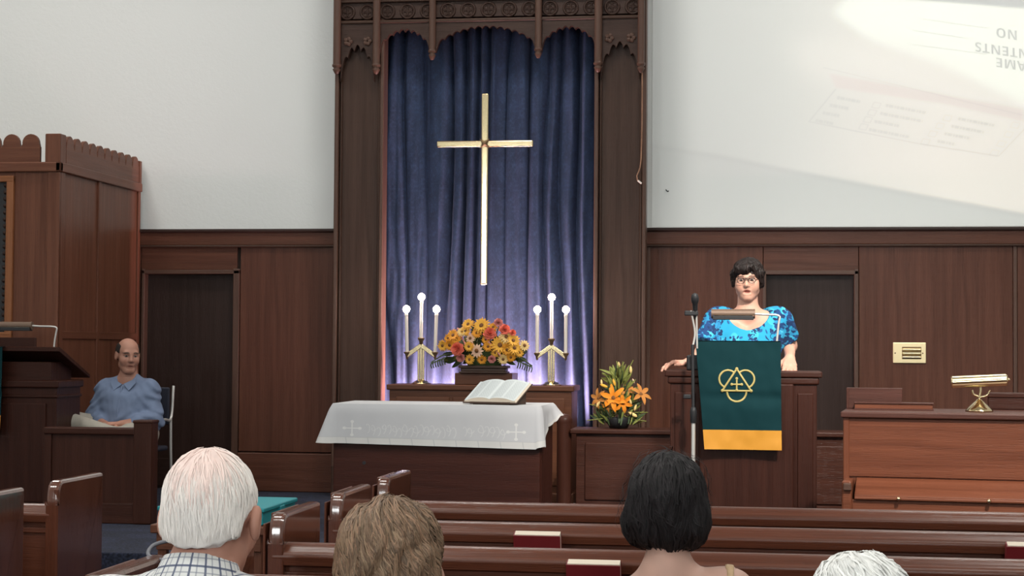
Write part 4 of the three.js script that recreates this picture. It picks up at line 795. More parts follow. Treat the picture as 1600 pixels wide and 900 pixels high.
// a hand: palm and five fingers; dir = wrist to fingers, up = back of the hand, thumb = side the thumb leaves to
function handPrims(w, dir, up, curl, thumb, s = 1) {
  const D = V(...dir).normalize(), T = V(...thumb), S = T.clone().addScaledVector(D, -T.dot(D)).normalize(), U = V(...up); U.addScaledVector(D, -U.dot(D)).addScaledVector(S, -U.dot(S)).normalize();
  const P = (d, a, u) => V(...w).addScaledVector(D, d * s).addScaledVector(S, a * s).addScaledVector(U, u * s).toArray(), out = [];
  const kn = [[.088, .030], [.092, .010], [.088, -.011], [.078, -.030]];
  for (const [d, a] of kn) out.push(cone(P(0, a * .45, 0), P(d, a, 0), .016 * s, .0115 * s));
  const len = [[.040, .024, .019], [.045, .027, .020], [.041, .025, .019], [.031, .019, .017]];
  kn.forEach(([d, a], k) => { // every finger bends towards the palm at each knuckle
    let c = V(...P(d, a, 0)), ang = curl[0] * (1 + .06 * k), spread = [.07, .0, -.05, -.12][k];
    len[k].forEach((l, j) => { const dr = D.clone().multiplyScalar(Math.cos(ang)).addScaledVector(U, -Math.sin(ang)).addScaledVector(S, spread * Math.cos(ang)).normalize(), e = c.clone().addScaledVector(dr, l * s); out.push(cone(c.toArray(), e.toArray(), (.0094 - .0008 * j) * s, (.0086 - .0009 * j) * s)); c = e; ang += curl[1 + j] ?? .3; });
  });
  const t0 = P(.022, .024, -.004), t1 = P(.050, .048, -.012), t2 = P(.078, .054, -.016), t3 = P(.100, .052, -.02);
  out.push(cone(t0, t1, .014 * s, .0115 * s), cone(t1, t2, .0108 * s, .0098 * s), cone(t2, t3, .0096 * s, .0082 * s));
  return out;
}
// head frame: +z forward, origin at mid head; q turns it, c places it
function headField(o = {}) {
  const w = o.wide || 1, list = [ell([0, .032, -.012], [.075 * w, .088, .094]), ell([0, -.035, .022], [.060 * w + (o.soft ? .004 : 0), .078, .066 + (o.soft ? .003 : 0)]), cone([-(o.chin ?? .016), -.094, .062], [o.chin ?? .016, -.094, .062], .020), ell([-.040 * w, -.022, .055], [.026, o.soft ? .038 : .03, .028]), ell([.040 * w, -.022, .055], [.026, o.soft ? .038 : .03, .028]), cone([-.036, .031, .074], [.036, .031, .074], o.soft ? .009 : .0125), cone([-.043 * w, -.062, .008], [-.018, -.090, .05], .018, .018), cone([.043 * w, -.062, .008], [.018, -.090, .05], .018, .018)];
  const base = uni(list, .022), nose = uni([cone([0, .022, .080], [0, -.018, .101], .0085, .0115), cone([-.010, -.022, .090], [.010, -.022, .090], .0085)], .012);
  const lipU = cone([-.021, -.051, .080], [.021, -.051, .080], .0055, .0055), lipL = cone([-.017, o.open ? -.074 : -.061, .078], [.017, o.open ? -.074 : -.061, .078], .0065), mouth = ell([0, -.061, .086], [.020, o.open ? .0105 : .002, .014]);
  const eyes = [-1, 1].map(s => ell([s * .0315, .012, .090], [.0165, .0090, .013])), balls = [-1, 1].map(s => ell([s * .0315, .011, .071], [.0125, .0115, .0125])), lids = [-1, 1].map(s => cone([s * .019, .021, .079], [s * .044, .020, .072], .0058));
  const eo = o.ear || 0, ears = [-1, 1].map(s => { const a = ell([s * (.078 * w + eo), -.4 * eo, -.008], [.011, .032, .019]), b = ell([s * (.089 * w + eo), .002 - eo, -.002], [.008, .022, .011]); return (x, y, z) => smax(a(x, y, z), -b(x, y, z), .006); });
  return (x, y, z) => { let d = base(x, y, z); d = smax(d, -eyes[0](x, y, z), .012); d = smax(d, -eyes[1](x, y, z), .012); d = smin(d, nose(x, y, z), .012); d = smin(d, lipU(x, y, z), .008); d = smin(d, lipL(x, y, z), .008); d = smax(d, -mouth(x, y, z), .004); for (const e of balls) d = Math.min(d, e(x, y, z)); for (const e of lids) d = smin(d, e(x, y, z), .005); d = smin(d, ears[0](x, y, z), .01); d = smin(d, ears[1](x, y, z), .01); return d; };
}
function faceColor(skin, lip, brow) { return (x, y, z) => { let c = skin; if (z > .05) { const l = Math.hypot(x / .026, (y + .058) / .015); if (l < 1) c = mix3(c, lip, .8 * (1 - l * l)); for (const s of [-1, 1]) { if (Math.hypot((x - s * .0315) / .0125, (y - .011) / .0075) < 1 && z < .0845) c = Math.hypot(x - s * .0315, y - .011) < .006 ? [.03, .02, .015] : [.30, .26, .24]; const bw = Math.hypot((x - s * .034) / .021, (y - .034 + Math.abs(Math.abs(x) - .03) * .2) / .006); if (bw < 1) c = mix3(c, brow, .8); } const ch = Math.hypot((Math.abs(x) - .042) / .024, (y + .024) / .024); if (ch < 1) c = mix3(c, [c[0], c[1] * .8, c[2] * .78], .5 * (1 - ch)); } return c; }; }
function headFrame(c, yaw, pitch, roll, s = 1) {
  const m = new THREE.Matrix4().compose(V(...c), new THREE.Quaternion().setFromEuler(new THREE.Euler(pitch, yaw, roll, 'YXZ')), V(s, s, s)), inv = m.clone().invert(), e = inv.elements;
  return { m, to: (x, y, z) => [e[0] * x + e[4] * y + e[8] * z + e[12], e[1] * x + e[5] * y + e[9] * z + e[13], e[2] * x + e[6] * y + e[10] * z + e[14]], s };
}
const inHead = (F, f) => (x, y, z) => { const p = F.to(x, y, z); return f(p[0], p[1], p[2]) * F.s; };
const skinMat = () => new THREE.MeshPhysicalMaterial({ color: 0xffffff, vertexColors: true, map: skinMap, roughness: .55, sheen: .2, sheenRoughness: .6 });
// hair: a cap mesh plus strands that follow its surface; given in head coordinates
function grad(f, p, e = .002) { return V(f(p.x + e, p.y, p.z) - f(p.x - e, p.y, p.z), f(p.x, p.y + e, p.z) - f(p.x, p.y - e, p.z), f(p.x, p.y, p.z + e) - f(p.x, p.y, p.z - e)).normalize(); }
function strands(f, n, o) { // o: crown, steps, step, width, color(i, p), start(p) filter, swirl, wave, lift
  const pos = [], nor = [], col = [], uv = [];
  for (let i = 0, made = 0; made < n && i < n * 6; i++) {
    const a = rr(0, 6.283), y = rr(o.ymin ?? -.4, 1), r = Math.sqrt(Math.max(0, 1 - y * y)); let p = V(r * Math.cos(a) * .1, y * .11 + .03, r * Math.sin(a) * .11 - .012);
    for (let k = 0; k < 5; k++) p.addScaledVector(grad(f, p), -f(p.x, p.y, p.z) * .9);
    if (Math.abs(f(p.x, p.y, p.z)) > .004 || (o.start && !o.start(p))) continue; made++;
    const c = o.color(p), prev = [], wd = o.width * rr(.6, 1.3), steps = o.steps + Math.floor(rr(-2, 3)), ph = rr(0, 9), sw = o.swirl * rr(.4, 1.6) + rr(-.25, .25);
    for (let k = 0; k <= steps; k++) {
      const g = grad(f, p), out = p.clone().sub(o.crown); out.y = out.y * .6 - .02 - (o.gravity ?? .05); let d = out.normalize(); const sd = V().crossVectors(g, d); d.addScaledVector(sd, sw + (o.wave || 0) * Math.sin(k * .9 + ph)); d.addScaledVector(g, -d.dot(g)).normalize();
      prev.push([p.clone().addScaledVector(g, o.lift * (1 + .8 * Math.sin(k * .7 + ph))), g, d.clone()]);
      p.addScaledVector(d, o.step); p.addScaledVector(grad(f, p), -f(p.x, p.y, p.z) * .8); if (o.stop && o.stop(p)) break;
    }
    if (prev.length < 3) continue;
    const Q = prev.map(([q, g, d], k) => { const s = V().crossVectors(g, d).normalize(), w = wd * Math.sin(Math.PI * (.15 + .85 * k / (prev.length - 1)) * .98); return [q.clone().addScaledVector(s, -w), q.clone().addScaledVector(g, w * .7), q.clone().addScaledVector(s, w), g, s]; });
    for (let k = 0; k < Q.length - 1; k++) for (const [u, v2] of [[0, 1], [1, 2]]) {
      const A = Q[k][u], B = Q[k][v2], C = Q[k + 1][v2], D = Q[k + 1][u], nA = Q[k][3].clone().addScaledVector(Q[k][4], u === 0 ? -.6 : 0).normalize(), nB = Q[k][3].clone().addScaledVector(Q[k][4], v2 === 2 ? .6 : 0).normalize();
      for (const [P, N] of [[A, nA], [C, nB], [B, nB], [A, nA], [D, nA], [C, nB]]) { pos.push(P.x, P.y, P.z); nor.push(N.x, N.y, N.z); col.push(...c); uv.push(0, 0); }
    }
  }
  const g = new THREE.BufferGeometry(); g.setAttribute('position', new THREE.Float32BufferAttribute(pos, 3)); g.setAttribute('normal', new THREE.Float32BufferAttribute(nor, 3)); g.setAttribute('uv', new THREE.Float32BufferAttribute(uv, 2)); g.setAttribute('color', new THREE.Float32BufferAttribute(col, 3)); return g;
}
const hairMat = rough => new THREE.MeshPhysicalMaterial({ color: 0xffffff, vertexColors: true, roughness: rough, specularIntensity: .6, side: THREE.DoubleSide });
function bounds(pts, pad) { return [[0, 1, 2].map(k => Math.min(...pts.map(p => p[k])) - pad), [0, 1, 2].map(k => Math.max(...pts.map(p => p[k])) + pad)]; }
// limbs and trunk from joints j: neck, chest, belly, pelvis, sh, el, wr, hip, kn, an (pairs: [image-left, image-right])
function trunk(j, g = 1, wx = .078) {
  const off = (p, s, d) => [p[0] + s * d, p[1], p[2]], l = [];
  for (const s of [-1, 1]) l.push(cone(off(j.pelvis, s, wx), off(j.belly, s, wx * .85), .118 * g, .108 * g), cone(off(j.belly, s, wx * .85), off(j.chest, s, wx * 1.05), .108 * g, .108 * g), cone(off(j.chest, s, wx), add3(j.sh[s < 0 ? 0 : 1], [0, -.01, 0]), .085 * g, .062 * g));
  l.push(cone(j.neck, j.sh[0], .05, .052 * g), cone(j.neck, j.sh[1], .05, .052 * g)); return l;
}
const arm = (j, k, g = 1) => [cone(j.sh[k], j.el[k], .052 * g, .041 * g), cone(j.el[k], j.wr[k], .041 * g, .027 * g)];
const leg = (j, k, g = 1) => [cone(j.hip[k], j.kn[k], .085 * g, .060 * g), cone(j.kn[k], j.an[k], .058 * g, .038 * g)];
function shoe(t, a, dir, m) { const d = V(dir[0], 0, dir[2]).normalize(), f = uni([cone([a[0] - d.x * .03, a[1] - .045, a[2] - d.z * .03], [a[0] + d.x * .15, a[1] - .055, a[2] + d.z * .15], .042, .034), cone(a, [a[0], a[1] - .04, a[2]], .045, .045)], .03); const [lo, hi] = bounds([a, [a[0] + d.x * .15, a[1] - .05, a[2] + d.z * .15]], .1); const fl = (x, y, z) => Math.max(f(x, y, z), a[1] - .085 - y); part('shoe', nets(fl, lo, hi, .01), m, t); }
const shoeMat = new THREE.MeshStandardMaterial({ color: L(.015, .012, .01), roughness: .5 });
function buildPerson(o) { // o: name label pos turn j head{c,yaw,pitch,roll,s,wide,open} skin lip brow hands top sleeves bottomMat ...
  const t = thing('person', o.label, 'person', o.pos, o.turn || 0), j = o.j, F = headFrame(o.head.c, o.head.yaw || 0, o.head.pitch || 0, o.head.roll || 0, o.head.s || 1), hf = inHead(F, headField(o.head));
  const sk = o.skin, fc = faceColor(sk, o.lip || mix3(sk, [.45, .08, .07], .6), o.brow || [.06, .03, .02]), colF = (x, y, z) => fc(...F.to(x, y, z));
  const nb = add3(o.head.c, [0, -.055, -.03 * Math.cos(o.head.yaw || 0)]), neckR = o.neckR || .056, hands = [0, 1].map(k => o.hands[k] ? uni(handPrims(j.wr[k], ...o.hands[k]), .010) : null);
  const limb = uni([...trunk(j, .92 * (o.g || 1), o.wx), ...arm(j, 0, o.ag), ...arm(j, 1, o.ag), ...leg(j, 0, .9), ...leg(j, 1, .9), cone(nb, j.neck, neckR, neckR + .006)], .035);
  const all = (x, y, z) => smin(limb(x, y, z), hf(x, y, z), .012);
  const pts = [...j.sh, ...j.el, ...j.wr, ...j.hip, ...j.kn, ...j.an, j.neck, j.pelvis], [lo, hi] = bounds(pts, .14), hb = bounds([o.head.c], .15), geos = [];
  hi[1] = Math.max(hi[1], o.head.c[1] - .10);
  geos.push(nets(limb, lo, hi, .014, () => sk));
  geos.push(nets((x, y, z) => smax(all(x, y, z), (o.head.c[1] - .145) - y, .004), hb[0], hb[1], o.fine || .0035, colF));
  for (const [k, h] of hands.entries()) if (h) { const d = V(...o.hands[k][0]).normalize().multiplyScalar(.11).toArray(), c = add3(j.wr[k], d), b = bounds([j.wr[k], c], .09); const fa = cone(mix3(j.el[k], j.wr[k], .7), j.wr[k], .031 * (o.ag || 1), .027 * (o.ag || 1)); geos.push(nets((x, y, z) => smin(h(x, y, z), fa(x, y, z), .012), b[0], b[1], o.handCell || .0035, () => mix3(sk, [sk[0], sk[1] * .85, sk[2] * .8], .25))); }
  const body = part('body', join(geos), skinMat(), t);
  return { t, F, body, limb, hf };
}
const inflate = (f, d) => (x, y, z) => f(x, y, z) - d;
function garment(t, name, f, lo, hi, h, m, uvFn, wr = .004) { return part(name, join([nets((x, y, z) => f(x, y, z) - wr * nz3(x * 13, y * 9, z * 13) - wr * .6 * nz3(x * 31, y * 22, z * 31), lo, hi, h, null, uvFn)]), m, t); }
const cloth = (c, o = {}) => new THREE.MeshPhysicalMaterial({ color: c, roughness: .9, sheen: .25, side: THREE.DoubleSide, ...o });

// ---------------------------------------------------------------- woman speaking at the lectern
{
  const j = { neck: [.0, 1.335, .0], chest: [0, 1.20, .01], belly: [0, 1.05, .03], pelvis: [0, .90, .0], sh: [[-.172, 1.300, .0], [.172, 1.300, .0]], el: [[-.268, 1.10, .12], [.238, 1.16, -.09]], wr: [[-.335, 1.058, .34], [.238, 1.088, .15]], hip: [[-.09, .86, 0], [.09, .86, 0]], kn: [[-.10, .48, .02], [.10, .48, .02]], an: [[-.10, .09, 0], [.10, .09, 0]] };
  const P = buildPerson({ label: 'woman in a blue patterned blouse and glasses speaking at the lectern', pos: [-.078, PLAT, -10.22], j, fine: .0032, g: 1.02, ag: 1.0,
    head: { c: [-.004, 1.534, .03], yaw: -.06, pitch: .10, roll: .03, open: true, wide: 1.08, chin: .006, soft: true, s: .97 }, skin: [.66, .36, .26], lip: [.34, .06, .06], brow: [.06, .03, .02],
    hands: [[[-.85, .02, .42], [.1, 1, .1], [.35, .35, .3, .25], [.5, .1, 1]], [[-.02, -.30, .6], [.05, .8, .45], [.12, .25, .25, .2], [-1, 0, .3]]] });
  const t = P.t, tex = canvasTex(512, 512, (c, w, h) => { // turquoise cloth with dark paisley rosettes
    c.fillStyle = '#1f93bd'; c.fillRect(0, 0, w, h); let s2 = 11; const r2 = () => { s2 = (s2 * 16807) % 2147483647; return s2 / 2147483647; };
    const blob = (x, y, rx, ry, st) => { c.fillStyle = st; c.beginPath(); c.ellipse(x, y, rx, ry, r2() * 3.1, 0, 7); c.fill(); };
    for (let k = 0; k < 40; k++) blob(r2() * w, r2() * h, 20 + 34 * r2(), 12 + 18 * r2(), 'rgba(80,190,224,.55)');
    for (let k = 0; k < 34; k++) { // clusters of small dark leaves around light rings
      const x = r2() * w, y = r2() * h, R = 16 + 26 * r2(), n = 9 + Math.floor(10 * r2());
      for (let a = 0; a < n; a++) { const q = r2() * 6.283, r = R * (.3 + .8 * r2()); blob(x + r * Math.cos(q), y + r * Math.sin(q), 4 + 9 * r2(), 3 + 4 * r2(), r2() < .6 ? '#0e2f5c' : '#1a5288'); }
      c.strokeStyle = r2() < .5 ? '#0b2850' : '#4fc0e4'; c.lineWidth = 3; c.beginPath(); c.arc(x, y, R * .35, 0, 5); c.stroke();
    }
    for (const x0 of [0, 1]) for (let k = 0; k < 330; k++) { const q = Math.pow(r2(), 1.4) * 118; blob(x0 ? w - q : q, r2() * h, 6 + 12 * r2(), 4 + 8 * r2(), r2() < .28 ? 'rgba(40,140,190,.8)' : r2() < .5 ? '#0c2c58' : '#123c70'); }
  });
  const f = inflate(uni([...trunk(j, 1.02), cone(j.sh[0], mix3(j.sh[0], j.el[0], .78), .068, .072), cone(j.sh[1], mix3(j.sh[1], j.el[1], .78), .068, .070), cone([-.06, 1.14, .075], [.06, 1.14, .075], .075, .075)], .04), .012);
  const neckCut = ell([0, 1.37, .07], [.125, .125, .14]), fb = (x, y, z) => { let d = smax(f(x, y, z), -neckCut(x, y, z), .01); d = Math.max(d, .82 - y); for (const k of [0, 1]) { const a = mix3(j.sh[k], j.el[k], .72), n = V(j.el[k][0] - j.sh[k][0], j.el[k][1] - j.sh[k][1], j.el[k][2] - j.sh[k][2]).normalize(); if ((k ? x > .15 : x < -.15)) d = Math.max(d, (x - a[0]) * n.x + (y - a[1]) * n.y + (z - a[2]) * n.z); } return d; };
  garment(t, 'blouse', fb, [-.42, .78, -.22], [.40, 1.45, .32], .009, cloth(L(.95, .95, .95), { map: tex }), (x, y) => [x / .56 + .5, (y - .88) / .56]);
  garment(t, 'skirt', inflate(uni([cone([0, .88, 0], [0, .45, .02], .16, .19), cone([-.07, .9, 0], [.07, .9, 0], .13)], .05), .01), [-.3, .25, -.3], [.3, 1.05, .3], .016, cloth(L(.02, .025, .05)));
  for (const k of [0, 1]) shoe(t, j.an[k], [0, 0, 1], shoeMat);
  // hair: short, dark, with a fringe
  const cap = ell([.004, .050, -.020], [.090, .090, .104]), cut = ell([0, -.045, .115], [.058, .098, .085]), locks = uni([cone([-.078, .05, .03], [-.080, -.02, .022], .020, .012), cone([.080, .05, .03], [.083, -.03, .016], .022, .013), ell([0, -.03, -.075], [.072, .06, .035]), cone([-.05, .082, .070], [.03, .088, .076], .019, .017), cone([-.060, .062, .066], [-.01, .070, .088], .012, .008)], .02);
  const hair = (x, y, z) => { let d = smin(smax(cap(x, y, z), -cut(x, y, z), .012), locks(x, y, z), .02); return d - .006 * nz3(x * 40, y * 26, z * 40) - .003 * nz3(x * 95, y * 40, z * 95); };
  const hg = join([nets(hair, [-.13, -.14, -.16], [.13, .18, .15], .0042, (x, y, z) => { const k = .8 + .8 * nz3(x * 70, y * 20, z * 70); return [.013 * k, .0075 * k, .0068 * k]; }), strands(hair, 420, { crown: V(.01, .13, -.01), steps: 9, step: .011, width: .0022, lift: .002, swirl: .1, wave: .25, color: () => { const k = rr(.5, 1.7); return [.014 * k, .008 * k, .007 * k]; } })]);
  hg.applyMatrix4(P.F.m); part('hair', hg, hairMat(.5), t);
  // glasses
  const gl = []; for (const s of [-1, 1]) { const sh = new THREE.TorusGeometry(.0195, .0018, 6, 24); sh.scale(1.08, .82, 1); sh.translate(s * .0325, .008, .099); gl.push(flat(sh), cyl(.0016, .0016, V(s * .053, .012, .097), V(s * .086, .014, .0), 6)); } gl.push(cyl(.0018, .0018, V(-.012, .012, .100), V(.012, .012, .100), 6), cyl(.0026, .0026, V(-.052, .0225, .099), V(.052, .0225, .099), 6));
  const gg = merge(gl); gg.applyMatrix4(P.F.m); const fr = part('glasses', gg, M.black, t);
  const lens = merge([-1, 1].map(s => { const c = new THREE.CircleGeometry(.0195, 20); c.scale(1.08, .82, 1); c.translate(s * .0325, .008, .0988); return c; })); lens.applyMatrix4(P.F.m); part('lens', lens, new THREE.MeshPhysicalMaterial({ color: 0xffffff, roughness: .05, transmission: 1, thickness: 0, side: THREE.DoubleSide }), fr);
}
// ---------------------------------------------------------------- seated man behind the rail
{
  const j = { neck: [.0, .895, .0], chest: [0, .76, .02], belly: [0, .62, .03], pelvis: [0, .54, 0], sh: [[-.150, .825, .0], [.150, .825, .0]], el: [[-.222, .62, .06], [.208, .625, .06]], wr: [[-.07, .598, .24], [.05, .60, .25]], hip: [[-.10, .53, .02], [.10, .53, .02]], kn: [[-.40, .64, .28], [.13, .52, .46]], an: [[.04, .55, .42], [.13, .10, .44]] };
  const P = buildPerson({ label: 'balding man in a blue shirt sitting with crossed leg behind the rail', pos: [-4.325, PLAT, -11.50], j, fine: .0034, g: 1.0, wx: .066,
    head: { c: [.008, 1.06, .035], yaw: .62, pitch: .14, roll: -.02, s: 1.0 }, skin: [.46, .23, .16], lip: [.32, .12, .09], brow: [.03, .02, .015],
    hands: [[[.85, -.05, .30], [.1, 1, .3], [.35, .45, .4, .3], [.1, .3, 1]], [[-.85, -.02, .28], [0, 1, .3], [.4, .5, .4, .3], [0, .3, 1]]] });
  const t = P.t, shirtMat = cloth(L(.150, .195, .30), { bumpMap: weaveBump, bumpScale: .0004 });
  const f = inflate(uni([...trunk(j, 1.0, .066), ...[0, 1].flatMap(k => [cone(j.sh[k], j.el[k], .060, .052), cone(j.el[k], mix3(j.el[k], j.wr[k], .55), .052, .044)]), cone([0, .64, .05], [0, .74, .05], .12, .10)], .035), .010);
  const cut = cone([0, .86, .02], [.0, 1.0, .06], .050, .075), crease = (x, y, z) => { const side = Math.max(0, Math.abs(x) - .10) * 9, low = sstep(.78, .6, y); return .0055 * (Math.min(1, side) * Math.sin(y * 95 + Math.abs(x) * 70 + 3 * nz3(x * 9, y * 9, z * 9)) + low * Math.sin(y * 60 - x * 34 + 4 * nz3(x * 7, y * 5, z * 7)) * .8); }, fb = (x, y, z) => Math.max(smax(f(x, y, z) - (f(x, y, z) < .03 ? crease(x, y, z) : 0), -cut(x, y, z), .008), .5 - y);
  garment(t, 'shirt', fb, [-.40, .46, -.22], [.40, 1.0, .36], .006, shirtMat, null, .006);
  part('collar', [-1, 1].map(s => { const sh = new THREE.Shape(); sh.moveTo(0, 0); sh.lineTo(s * .075, .045); sh.lineTo(s * .088, .012); sh.lineTo(s * .050, -.052); sh.closePath(); const g = extrude(sh, .008, .002, 4); g.rotateX(-.55); g.translate(s * .004, .866, .100); return g; }).concat([(() => { const g = new THREE.TorusGeometry(.066, .014, 8, 28, Math.PI * 1.2); g.rotateZ(-.1 * Math.PI); g.rotateX(-Math.PI / 2 + .35); g.translate(0, .905, .0); return g; })()]), shirtMat, t);
  part('button_placket', tube([V(0, .855, .115), V(-.004, .76, .152), V(-.008, .66, .176), V(-.01, .58, .17)], .0075, 16, 6), shirtMat, t);
  const pants = inflate(uni([...leg(j, 0, 1.06), ...leg(j, 1, 1.06), cone([-.09, .53, .0], [.09, .53, .0], .125)], .03), .008), pf = (x, y, z) => Math.max(pants(x, y, z), .10 - y);
  garment(t, 'trousers', pf, [-.56, .06, -.2], [.32, .76, .62], .011, cloth(L(.36, .33, .28)), null, .006);
  shoe(t, j.an[1], [0, 0, 1], shoeMat); shoe(t, [j.an[0][0] + .05, j.an[0][1] - .01, j.an[0][2] + .01], [.9, 0, .3], shoeMat);
  const shell = ell([0, .030, -.014], [.0815, .095, .102]), top = ell([0, .125, .02], [.072, .082, .15]), ears = [-1, 1].map(s => ell([s * .086, -.014, .016], [.03, .042, .036])), hair = (x, y, z) => { let d = smax(Math.max(shell(x, y, z), z - .030, -.066 - y), -top(x, y, z), .012); for (const q of ears) d = smax(d, -q(x, y, z), .006); return d - .0015 * nz3(x * 60, y * 40, z * 60); };
  const hg = join([nets(hair, [-.11, -.12, -.14], [.11, .12, .06], .0045, () => [.018, .013, .011])]); hg.applyMatrix4(P.F.m); part('hair', hg, hairMat(.7), t);
  const ch = thing('chair', 'metal-framed chair under the seated man', 'chair', [-4.325, PLAT, -11.50]);
  part('seat', bx(-.21, .21, .40, .435, -.24, .20, .015), M.navy, ch); part('backrest', bx(-.21, .21, .58, .84, -.27, -.24, .012), M.navy, ch);
  for (const s of [-1, 1]) part('frame_tube', tube([V(s * .232, 0, .2), V(s * .232, .40, .2), V(s * .236, .60, .16), V(s * .232, .62, -.1), V(s * .225, .62, -.24), V(s * .225, .85, -.29)], .010, 50, 8), M.chrome, ch);
  for (const s of [-1, 1]) part('rear_leg', tube([V(s * .225, .62, -.24), V(s * .228, .3, -.25), V(s * .232, 0, -.29)], .010, 16, 8), M.chrome, ch);
}
// ---------------------------------------------------------------- congregation, seen from behind (facing the altar)
function sitter(headTop, o = {}) { // joints for someone sitting in a pew, local +z = facing
  const h = headTop - 1.24, n = 1.00 + h, w = o.w || .185; const s = o.lean || 0;
  return { neck: [0, n, s * .5], chest: [0, n - .15, .0], belly: [0, n - .30, .0], pelvis: [0, .545, 0], sh: [[-w, n - .065, .01], [w, n - .065, .01]], el: [[-w - .018, n - .32, .04], [w + .018, n - .32, .04]], wr: [[-.10, .60, .22], [.10, .60, .22]], hip: [[-.09, .535, .02], [.09, .535, .02]], kn: [[-.11, .52, .42], [.11, .52, .42]], an: [[-.12, .09, .44], [.12, .09, .44]] };
}
const lapHands = [[[.5, -.1, .6], [0, 1, .2], [.3, .4, .3, .2], [1, .2, .2]], [[-.5, -.1, .6], [0, 1, .2], [.3, .4, .3, .2], [-1, .2, .2]]];
function lower(t, j, m) { garment(t, 'trousers', (f => (x, y, z) => Math.max(f(x, y, z), .09 - y))(inflate(uni([...leg(j, 0, 1.05), ...leg(j, 1, 1.05), cone([-.08, .54, 0], [.08, .54, 0], .12)], .03), .008)), [-.28, .05, -.2], [.28, .72, .56], .016, m); for (const k of [0, 1]) shoe(t, j.an[k], [0, 0, 1], shoeMat); }
{ // white-haired man
  const j = sitter(1.24, { w: .162 }); j.neck[0] = -.018; const P = buildPerson({ label: 'white-haired man in a checked shirt seen from behind', pos: [-1.048, 0, -3.10], turn: Math.PI, j, handCell: .006,
    head: { c: [-.03, 1.122, .05], yaw: -.05, pitch: .16, roll: .0, s: 1.04, wide: 1.02, ear: .0075 }, skin: [.60, .30, .215], hands: lapHands, neckR: .060 });
  const t = P.t, plaid = canvasTex(256, 256, (c, w, h) => { c.fillStyle = '#e9e8e6'; c.fillRect(0, 0, w, h); for (let k = 0; k < 4; k++) { const a = k * 64; c.fillStyle = 'rgba(70,78,104,.75)'; c.fillRect(a, 0, 9, h); c.fillRect(0, a, w, 9); c.fillStyle = 'rgba(120,125,140,.45)'; c.fillRect(a + 30, 0, 6, h); c.fillRect(0, a + 30, w, 6); } });
  plaid.wrapS = plaid.wrapT = THREE.RepeatWrapping; const pm = cloth(L(.88, .88, .88), { map: plaid });
  const f = inflate(uni([...trunk(j, 1.04), ...[0, 1].flatMap(k => [cone(j.sh[k], j.el[k], .064, .056), cone(j.el[k], mix3(j.el[k], j.wr[k], .3), .056, .05)])], .035), .010), cut = cone([-.018, 1.0, .03], [-.026, 1.12, .06], .052, .07), uvf = (x, y, z) => [(x + z * .6) / .11, (y + z * .3) / .11];
  garment(t, 'shirt', (x, y, z) => Math.max(smax(f(x, y, z), -cut(x, y, z), .008), .5 - y), [-.36, .46, -.22], [.36, 1.1, .34], .009, pm, uvf, .004);
  const col = new THREE.CylinderGeometry(.068, .088, .052, 36, 3, true); col.rotateX(.30); col.translate(-.020, 1.028, .012); const cu = col.attributes.uv; for (let i = 0; i < cu.count; i++) cu.setXY(i, cu.getX(i) * 4.4, cu.getY(i) * .45); part('collar', flat(col), pm, t);
  lower(t, j, cloth(L(.05, .05, .06)));
  const cap = ell([0, .034, -.017], [.0805, .094, .100]), low = ell([0, -.015, -.052], [.071, .072, .055]), fcut = ell([0, -.04, .12], [.09, .14, .10]), earL = ell([-.094, -.022, .022], [.036, .056, .074]), earR = ell([.094, -.022, .022], [.036, .056, .074]);
  const hair = (x, y, z) => { let d = smax(smin(cap(x, y, z), low(x, y, z), .02), -fcut(x, y, z), .012); d = Math.max(d, -.054 + .25 * Math.max(0, z + .07) + .45 * Math.max(0, Math.abs(x) - .028) + .006 * nz3(x * 55, 2, z * 40) - y); d = smax(d, -earL(x, y, z), .008); d = smax(d, -earR(x, y, z), .008); return d - .0022 * nz3(x * 60, y * 22, z * 60) - .0018 * nz3(x * 14, y * 10, z * 14); };
  const scalp = [.84, .60, .54], colr = (p, k) => { const m = sstep(.078, .03, Math.hypot(p.x * 1.1, (p.y - .100) * .9, p.z + .066)); return mix3([.93 * k, .865 * k, .81 * k], [scalp[0] * k, scalp[1] * k, scalp[2] * k], m * .75); };
  const hg = join([nets(hair, [-.11, -.12, -.15], [.11, .15, .11], .0042, (x, y, z) => colr({ x, y, z }, .94 + .10 * nz3(x * 90, y * 14, z * 90))), strands(hair, 1100, { crown: V(.0, .125, -.045), steps: 7, step: .011, width: .0016, lift: .0008, swirl: .06, wave: .06, stop: p => p.y < -.052 + .45 * Math.max(0, Math.abs(p.x) - .028), color: p => colr(p, rr(.86, 1.12)) })]);
  hg.applyMatrix4(P.F.m); part('hair', hg, hairMat(.55), t);
}
